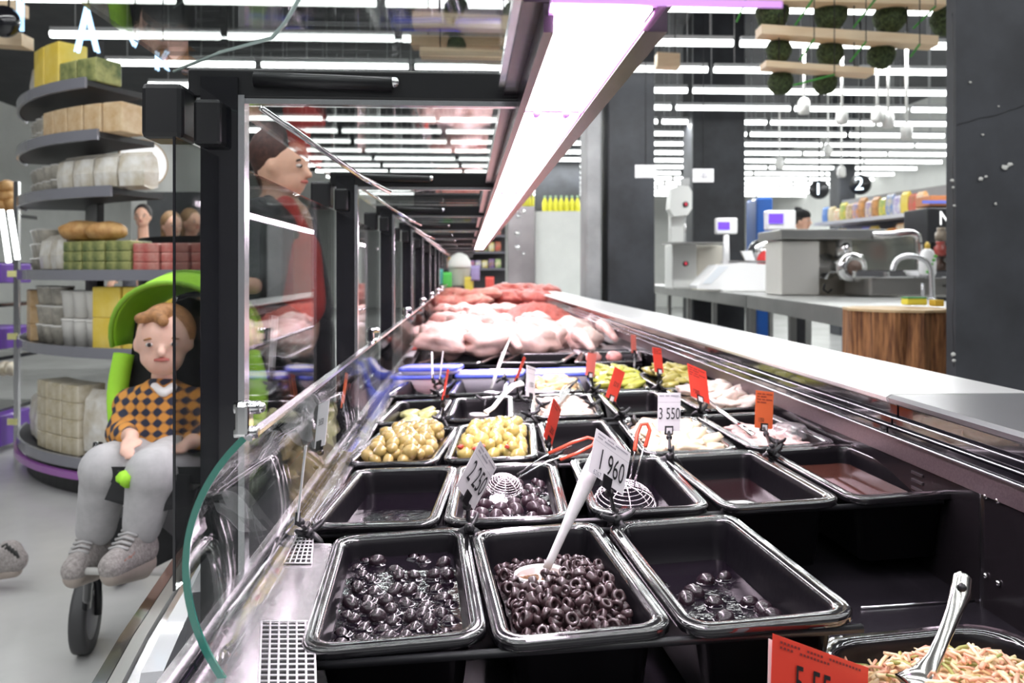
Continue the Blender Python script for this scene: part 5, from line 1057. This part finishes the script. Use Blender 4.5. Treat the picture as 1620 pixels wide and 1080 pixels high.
# round shop sign on the far white wall, mirrored letters above, built as glowing meshes
t=empty('round_sign',P(225,259,9.5),'round white sign with red lettering on the pale panel far left','sign'); ax=(-FW+RT*.9).normalized(); k=9.5/F
MB().lathe(P(225,259,9.5),[(.24,-.02),(.275,0),(.275,.03),(.25,.04)],30,axis=ax).build('disc',mat('sign_paper',(.85,.85,.85),.4,emit=(1,1,1),es=.5),t)
MB().lathe(P(225,259,9.5)+ax*.0,[(.278,.01),(.29,.01),(.29,.035),(.278,.035)],30,False,False,axis=ax).build('ring',mat('ring_tan',(.5,.35,.2),.4),t)
sx=UP.cross(ax).normalized(); o_=P(225,259,9.5)+ax*.045; M=Matrix(((sx.x,0,ax.x,o_.x),(sx.y,0,ax.y,o_.y),(sx.z,1,ax.z,o_.z),(0,0,0,1))); text_obj("MS'",M,.20,1.0,mat('sign_red',(.75,.05,.08),.4),t,'lettering')
struct(pxbox(213,330,215,640,9.8,.2).build('wall_panel_pale',WALLW)); struct(pxbox(238,330,303,640,9.3,.2).build('wall_recess_dark',WALLG))
LET=mat('mirrored_letter_glow',(.6,.8,1),.4,emit=(.42,.68,1.0),es=1.25)  # glowing meshes stand in for lit letters mirrored in the glass
def letter(tx,px,py,d,sz,lab,sx_=.6,rot=0):
    M=Matrix.Translation(P(px,py,d))@CLAMB@Matrix.Rotation(PI/2,4,'X')@Matrix.Rotation(rot,4,'Z'); vs,fs=text_mesh(tx,sz,sx_); v2=[(a,b,.03) for a,b,c in vs]; m=MB(); m.add(vs,fs,False,M); m.add(v2,fs,False,M)
    n=len(vs); o=m.build('mirrored_letter',LET); tag(o,lab,'letter'); q=P(px,py-sz*.36*F/d,d); MB().cyl(q,(q.x,q.y,4.55),.004,n=5).build('hanger_wire',BLACK,o); return o
letter('A',140,53,4.4,.36,'mirrored glowing light blue letter A at the upper left',.55); letter('V',214,66,4.6,.12,'small mirrored glowing blue V-shaped mark right of the mirrored letter A',1.1); letter('I',35,28,4.5,.26,'mirrored glowing blue upright stroke at the upper left edge',1.0); letter('К',258,100,4.6,.15,'small mirrored glowing blue letter above the hinge block',.9)
# dark saw-edged round thing by the wooden boards
o=MB().lathe(P(14,38,4.5),[(.07,0),(.085,.02),(.09,.05),(.08,.08)],26,axis=-FW).build('round_lamp',BLACKG); tag(o,'dark round ceiling lamp at the top left edge','lamp'); q=P(14,20,4.5); MB().cyl(q,(q.x,q.y,4.55),.006,n=5).build('stem',BLACK,o)
# ------------------------------------------------------------------ child in the stroller
DT=2.35
def T(px,py,dz=0): return P(px,py,DT+dz)
kid=empty('person',(T(250,650).x,T(250,650).y,0),'small child in plaid shirt and grey sweatpants sitting in the lime stroller','person')
PLAID=bpy.data.materials.new('plaid'); PLAID.use_nodes=True; nt=PLAID.node_tree; b_=nt.nodes['Principled BSDF']; b_.inputs['Roughness'].default_value=.8
tc=nt.nodes.new('ShaderNodeTexCoord'); w1=nt.nodes.new('ShaderNodeTexWave'); w1.bands_direction='X'; w1.inputs['Scale'].default_value=9; w1.inputs['Distortion'].default_value=2.5; w2=nt.nodes.new('ShaderNodeTexWave'); w2.bands_direction='Z'; w2.inputs['Scale'].default_value=11; w2.inputs['Distortion'].default_value=2.5
for w_n in (w1,w2): nt.links.new(tc.outputs['Object'],w_n.inputs['Vector'])
r1=nt.nodes.new('ShaderNodeValToRGB'); r1.color_ramp.elements[0].color=(.02,.025,.05,1); r1.color_ramp.elements[1].color=(.62,.27,.05,1); r1.color_ramp.elements[0].position=.35; r1.color_ramp.elements[1].position=.6
ad=nt.nodes.new('ShaderNodeMath'); ad.operation='ADD'; hf=nt.nodes.new('ShaderNodeMath'); hf.operation='MULTIPLY'; hf.inputs[1].default_value=.5
nt.links.new(w1.outputs['Fac'],ad.inputs[0]); nt.links.new(w2.outputs['Fac'],ad.inputs[1]); nt.links.new(ad.outputs[0],hf.inputs[0]); nt.links.new(hf.outputs[0],r1.inputs['Fac']); nt.links.new(r1.outputs[0],b_.inputs['Base Color'])
KSK=mat('child_skin',(.80,.50,.40),.45,sss=.2,var=.04,scale=15); GREYC=mat('sweat_grey',(.46,.45,.46),.9,var=.08,scale=30); KH=mat('child_hair',(.34,.16,.06),.6,var=.3,scale=70)
hc=T(259,540,-.06); hr_=(.074,.088,.098); kf=(-FW+RT*.36-UP*.05)
kb=headprims(hc,hr_,kf)+[('s',hc+Vector((0,0,-.045))-FW*.035+RT*.034,(.024,.022,.024)),('s',hc+Vector((0,0,-.045))-FW*.035-RT*.028,(.024,.022,.024)),('c',T(259,590),T(259,625),.034,.036),('c',T(215,640),T(305,640),.045,.045),('c',T(255,650),T(258,710),.085,.09)]
lw_=T(208,690,-.24); rw_=T(300,700,-.22)
kb+=[('c',T(212,640),T(190,685,-.08),.033,.028),('c',T(190,685,-.08),lw_,.028,.020)]+hand(lw_,(-FW+RT*.3-UP*.3),RT,.62)
kb+=[('c',T(308,640),T(326,690,-.08),.033,.028),('c',T(326,690,-.08),rw_,.028,.020)]+hand(rw_,(-FW-RT*.3-UP*.3),-RT,.62)
kb+=[('c',T(235,722),T(165,745,-.26),.05,.045),('c',T(165,745,-.26),T(150,845,-.20),.04,.028),('c',T(285,722),T(240,752,-.30),.05,.045),('c',T(240,752,-.30),T(224,850,-.30),.04,.028),('c',T(224,855,-.30),T(192,884,-.36),.026,.02)]
blob('body',kb,.0065,KSK,kid,5)
blob('shirt',[('c',T(210,642),T(308,642),.058,.058),('c',T(256,640,-.01),T(258,715,-.01),.085,.108),('c',T(232,650),T(238,720),.082,.088),('c',T(282,650),T(280,720),.082,.088),('c',T(212,640),T(190,685,-.08),.046,.042),('c',T(190,685,-.08),T(200,690,-.19),.042,.034),('c',T(308,640),T(326,690,-.08),.046,.042),('c',T(326,690,-.08),T(306,698,-.17),.042,.034)],.009,PLAID,kid)
blob('collar',[('c',T(245,612,-.055),T(258,622,-.075),.014,.012),('c',T(273,612,-.055),T(260,622,-.075),.014,.012)],.005,mat('collar_white',(.8,.8,.8),.8),kid,3)
blob('sweatpants',[('c',T(238,728),T(282,728),.10,.10),('c',T(235,724),T(168,742,-.27),.078,.068),('c',T(168,742,-.27),T(152,835,-.21),.062,.052),('c',T(285,724),T(243,750,-.31),.080,.072),('c',T(243,750,-.31),T(226,828,-.31),.066,.050),('c',T(227,822,-.31),T(225,836,-.31),.050,.046)],.009,GREYC,kid)
blob('hair',[('s',hc+UP*.030+FW*.022,(.080,.086,.082)),('c',hc+UP*.085-FW*.045+RT*.02,hc+UP*.070-FW*.075-RT*.035,.022,.016),('c',hc+UP*.085-FW*.050,hc+UP*.062-FW*.082+RT*.035,.022,.016)],.007,KH,kid,4)
face(hc,hr_,kf,kid,hair=KH)
SHO=mat('shoe_knit',(.34,.31,.30),.85,var=.25,scale=120,bump=.4,bscale=200); SOLE=mat('shoe_sole',(.40,.34,.30),.6,var=.1)
def shoe(heel,toe,parent,sole=True,sc=1.0,name='shoe'):
    o=blob(name,[('c',heel+UP*.012,toe,.040*sc,.028*sc),('c',heel+UP*.045*sc,heel.lerp(toe,.35)+UP*.030*sc,.034*sc,.028*sc),('c',heel+UP*.005,toe-UP*.004,.040*sc,.030*sc)],.006,SHO,parent,4)
    blob('sole',[('c',heel-UP*.028*sc,toe-UP*.020*sc,.036*sc,.026*sc)],.006,SOLE,o,3)
    m=MB(); dd=(toe-heel).normalized(); sd=dd.cross(UP).normalized()
    for i in range(5):
        c_=heel.lerp(toe,.35+.11*i)+UP*(.056-.007*i)*sc; m.tube([c_-sd*.022*sc,c_+UP*.006*sc,c_+sd*.022*sc],.0035*sc,6)
    m.build('laces',mat('lace_grey',(.45,.44,.44),.7),o); return o
blob('sock',[('c',T(226,838,-.31),T(222,864,-.31),.034,.030)],.006,BLACK,kid,3)
s1=shoe(T(222,872,-.30),T(178,893,-.42),kid,sc=1.12)
d_=(T(178,893,-.42)-T(222,872,-.30)).normalized(); n_=-FW; up_=d_.cross(n_).normalized(); up_=up_ if up_.z>0 else -up_; dd=-d_ if d_.dot(RT)<0 else d_
o_=T(206,880,-.462)
M=Matrix(((dd.x,up_.x,n_.x,o_.x),(dd.y,up_.y,n_.y,o_.y),(dd.z,up_.z,n_.z,o_.z),(0,0,0,1))); text_obj('ok',M,.035,1.0,mat('print_orange',(.85,.16,.05),.5),s1,'shoe_print')
blob('sock',[('c',T(152,848,-.20),T(148,866,-.20),.034,.030)],.006,BLACK,kid,3); shoe(T(148,876,-.20),T(118,898,-.30),kid,sc=1.12)
# stroller
stx=empty('stroller',(T(290,800,.1).x,T(290,800,.1).y,0),'stroller with lime green hood and seat edges, black frame and wheels','stroller')
LIME=mat('lime_fabric',(.36,.72,.04),.75,var=.05,scale=10); BLKF=mat('black_fabric',(.02,.02,.022),.85,var=.2)
hm=MB(); hc_=T(298,545,.12); n=20; mrow=12
def hoodpt(u_,v_,s_): # u across -1..1, v from front rim over the top to the back
    a=u_*PI/2; rad=(.205*s_,.29*s_,.225*s_); bb=math.radians(-18+v_*120)
    return hc_+RT*(math.sin(a)*rad[0])+(-FW)*(math.cos(bb)*math.cos(a)*rad[1])*.0+(-FW)*(rad[1]*(.5-v_)*math.cos(a*.75))+UP*(rad[2]*math.cos(a)*math.sin(PI*(.28+.5*min(1,v_*1.1)))**.6)
R=[[hoodpt(-1+2*i/n,j/mrow,1) for i in range(n+1)]+[hoodpt(1-2*i/n,j/mrow,.965) for i in range(n+1)] for j in range(mrow+1)]
hm.loft(R,True,True,True); hm.build('hood',LIME,stx)
for v_ in (0,.5,1.0):
    MB().tube([hoodpt(-1+2*i/n,v_,1.01) for i in range(n+1)],.008,6).build('hood_rib',mat('lime_dark',(.22,.45,.03),.6),stx)
m=MB(); back=[T(205,580,.10),T(215,500,.16),T(300,470,.22),T(385,500,.16),T(400,580,.10),T(405,660,.06),T(395,730,.04),T(205,730,.04),T(190,660,.06)]; m.prism(back,FW*.03); m.build('seat_back',BLKF,stx)
for pts in (([T(196,560,.08),T(186,620,.05),T(190,680,.02),T(200,720,0)]),([T(396,560,.08),T(408,610,.04),T(404,660,.0),T(392,700,-.03)])):
    MB().tube(smoothpts(pts,5),.030,10).build('side_wing',LIME,stx)
m=MB(); m.prism([T(175,738,-.32),T(330,738,-.32),T(350,745,.05),T(200,745,.05)],UP*-.04); m.build('seat',BLKF,stx)
m=MB(); m.prism([T(165,790,-.34),T(185,745,-.33),T(300,752,-.33),T(300,800,-.33),T(240,812,-.33)],FW*.02); m.build('leg_rest',BLKF,stx)
MB().tube([T(193,753,-.36),T(200,760,-.37),T(196,764,-.37)],.018,8).build('lime_trim',LIME,stx)
m=MB(); m.tube(smoothpts([T(155,700,-.12),T(150,760,-.15),T(145,840,-.1),T(137,960,.05)],5),.013,10); m.build('frame_tube',BLACKG,stx)
m=MB(); m.tube(smoothpts([T(330,740,0),T(300,830,.05),T(265,925,.1)],5),.013,10); m.build('frame_tube',BLACKG,stx)
m=MB(); m.tube([T(137,903,-.3),T(300,905,-.3)],.010,8); m.build('foot_bar',mat('bar_grey',(.55,.54,.52),.4),stx)
m=MB(); m.prism([T(152,852,.1),T(166,818,.1),T(240,820,.1),T(300,870,.1),T(240,900,.1),T(170,885,.1)],FW*.25); m.build('basket',BLKF,stx)
MB().tube([T(165,808,.05),T(175,830,.08)],.005,6).build('strap',BLKF,stx)
for (px,dd) in ((136,.17),(282,.17)):
    zc=.115; w=P(px,430+F*(EYE-zc)/(DT+dd),DT+dd); w.z=zc; ax=(RT+FW*.25).normalized()
    wh=MB().lathe(w,[(.085,-.02),(.112,-.022),(.115,-.012),(.115,.012),(.112,.022),(.085,.02)],26,axis=ax).build('wheel',mat('wheel_rubber',(.05,.05,.052),.6),stx); MB().lathe(w,[(.04,-.026),(.085,-.018),(.085,.018),(.04,.026)],20,axis=ax).build('hub',mat('hub_grey',(.25,.25,.26),.4),wh)
    MB().tube([w+ax*.035,w+ax*.035+UP*.10,w+UP*.15],.012,8).build('fork',BLACK,stx)
for px in (200,360):
    zc=.14; w=P(px,430+F*(EYE-zc)/(DT+.75),DT+.75); w.z=zc; MB().lathe(w,[(.10,-.02),(.138,-.02),(.14,0),(.138,.02),(.10,.02)],26,axis=RT).build('wheel',MATS['wheel_rubber'],stx)
m=MB(); m.tube(smoothpts([T(395,700,.05),T(400,560,.2),T(408,470,.42),T(412,445,.50)],5),.012,8); m.tube(smoothpts([T(210,700,.1),T(240,560,.25),T(270,500,.42),T(280,470,.5)],5),.012,8); m.tube([T(280,470,.5),T(345,460,.52),T(412,445,.5)],.014,8); m.build('handle_frame',BLACKG,stx)
# shoe at the left edge
def shoe2():
    t=shoe(P(8,893,2.9),P(-30,900,2.85),None,sc=1.35); t.name='shoe'; tag(t,'grey knitted sneaker of a passer-by at the left edge, beside the shelving','shoe'); return t
sp2=blob('shoe',[('c',P(2,884,3.0),P(24,886,3.0),.055,.045),('c',P(14,875,3.0),P(-20,888,3.0),.05,.04)],.008,SHO,None,4); tag(sp2,'grey knitted sneaker of a passer-by cut off by the left edge','shoe')
blob('sole',[('c',P(-20,905,3.0),P(22,900,3.0),.034,.032)],.008,SOLE,sp2,3); m=MB()
for i in range(4): m.tube([P(4+i*5,864+i*3,2.94),P(10+i*5,860+i*4,2.93),P(14+i*5,870+i*4,2.94)],.005,6)
m.build('laces',mat('lace_black',(.04,.04,.04),.7),sp2)
# ------------------------------------------------------------------ man pushing the stroller
DA=2.95
def A(px,py,dz=0): return P(px,py,DA+dz)
man=empty('person',(A(445,600).x,A(445,600).y,0),'person in dark denim jacket over a red shirt, in profile, pushing the stroller','person')
hd=A(446,262); af=(RT-FW*.25+UP*-.12); R2=(.082,.104,.128)
bd_=headprims(hd,R2,af)+[('c',A(440,292),A(438,325),.055,.06),('c',A(415,345,-.12),A(450,345,.16),.07,.07),('c',A(440,360),A(450,520),.13,.13)]
wr1=A(402,452,-.40)
bd_+=[('c',A(418,345,-.16),A(425,425,-.26),.055,.045),('c',A(425,425,-.26),wr1,.045,.030)]+hand(wr1,(-RT-FW*.3-UP*.2),UP)
wr2_=A(350,455,-.05); bd_+=[('c',A(445,350,.18),A(430,430,.12),.055,.045),('c',A(430,430,.12),wr2_,.045,.03)]+hand(wr2_,(-RT-UP*.2),UP)
zf=lambda px,z,dz: (lambda p:Vector((p.x,p.y,z)))(A(px,500,dz))
for px,dz,kx in ((440,-.10,430),(478,.12,500)): bd_+=[('c',A(px,540,dz),zf(kx,.50,dz),.085,.055),('c',zf(kx,.50,dz),zf(kx-10,.09,dz),.055,.04),('c',zf(kx-12,.05,dz),zf(kx+40,.04,dz),.04,.035)]
blob('body',bd_,.009,SKIN,man)
DEN=mat('denim_dark',(.055,.060,.062),.85,var=.35,scale=12)
jk=[('c',A(415,348,-.13),A(452,348,.17),.085,.085),('c',A(425,375,-.06),A(428,500,-.05),.135,.135),('c',A(440,375,.08),A(448,495,.08),.135,.13),('c',A(418,345,-.17),A(425,425,-.27),.075,.065),('c',A(425,425,-.27),A(405,448,-.37),.065,.05),('c',A(470,350,.12),A(488,490,.12),.075,.10),('c',A(445,350,.18),A(430,430,.12),.075,.065),('c',A(430,430,.12),A(365,452,-.02),.065,.05)]
blob('jacket',jk,.014,DEN,man)
blob('shirt',[('c',A(452,328,-.06),A(468,400,-.05),.045,.088),('c',A(468,400,-.05),A(466,478,-.05),.095,.115)],.012,mat('shirt_red',(.62,.06,.05),.8,var=.1,scale=10),man)
blob('lapel',[('c',A(425,318,-.08),A(466,372,-.12),.025,.02)],.008,DEN,man,3)
tr_=[]
for px,dz,kx in ((440,-.10,430),(478,.12,500)): tr_+=[('c',A(px,520,dz),zf(kx,.50,dz),.125,.085),('c',zf(kx,.50,dz),zf(kx-10,.10,dz),.085,.07)]
blob('trousers',tr_,.016,DRK,man)
for dz,kx in ((-.10,430),(.12,500)): blob('shoe',[('c',zf(kx-12,.05,dz),zf(kx+44,.045,dz),.052,.045)],.012,BLACK,man)
f=Vector(af).normalized(); s_=f.cross(UP).normalized()
blob('hair',[('s',hd+UP*.045-f*.022,(.092,.108,.105),Matrix(((s_.x,f.x,0),(s_.y,f.y,0),(0,0,1))).to_4x4()),('c',hd+UP*.12-f*.04,hd+UP*.11+f*.075,.04,.03),('c',hd-f*.075,hd-f*.065-UP*.075,.045,.03)],.009,mat('hair_man',(.05,.018,.014),.6,var=.4,scale=60),man)
face(hd,R2,af,man)
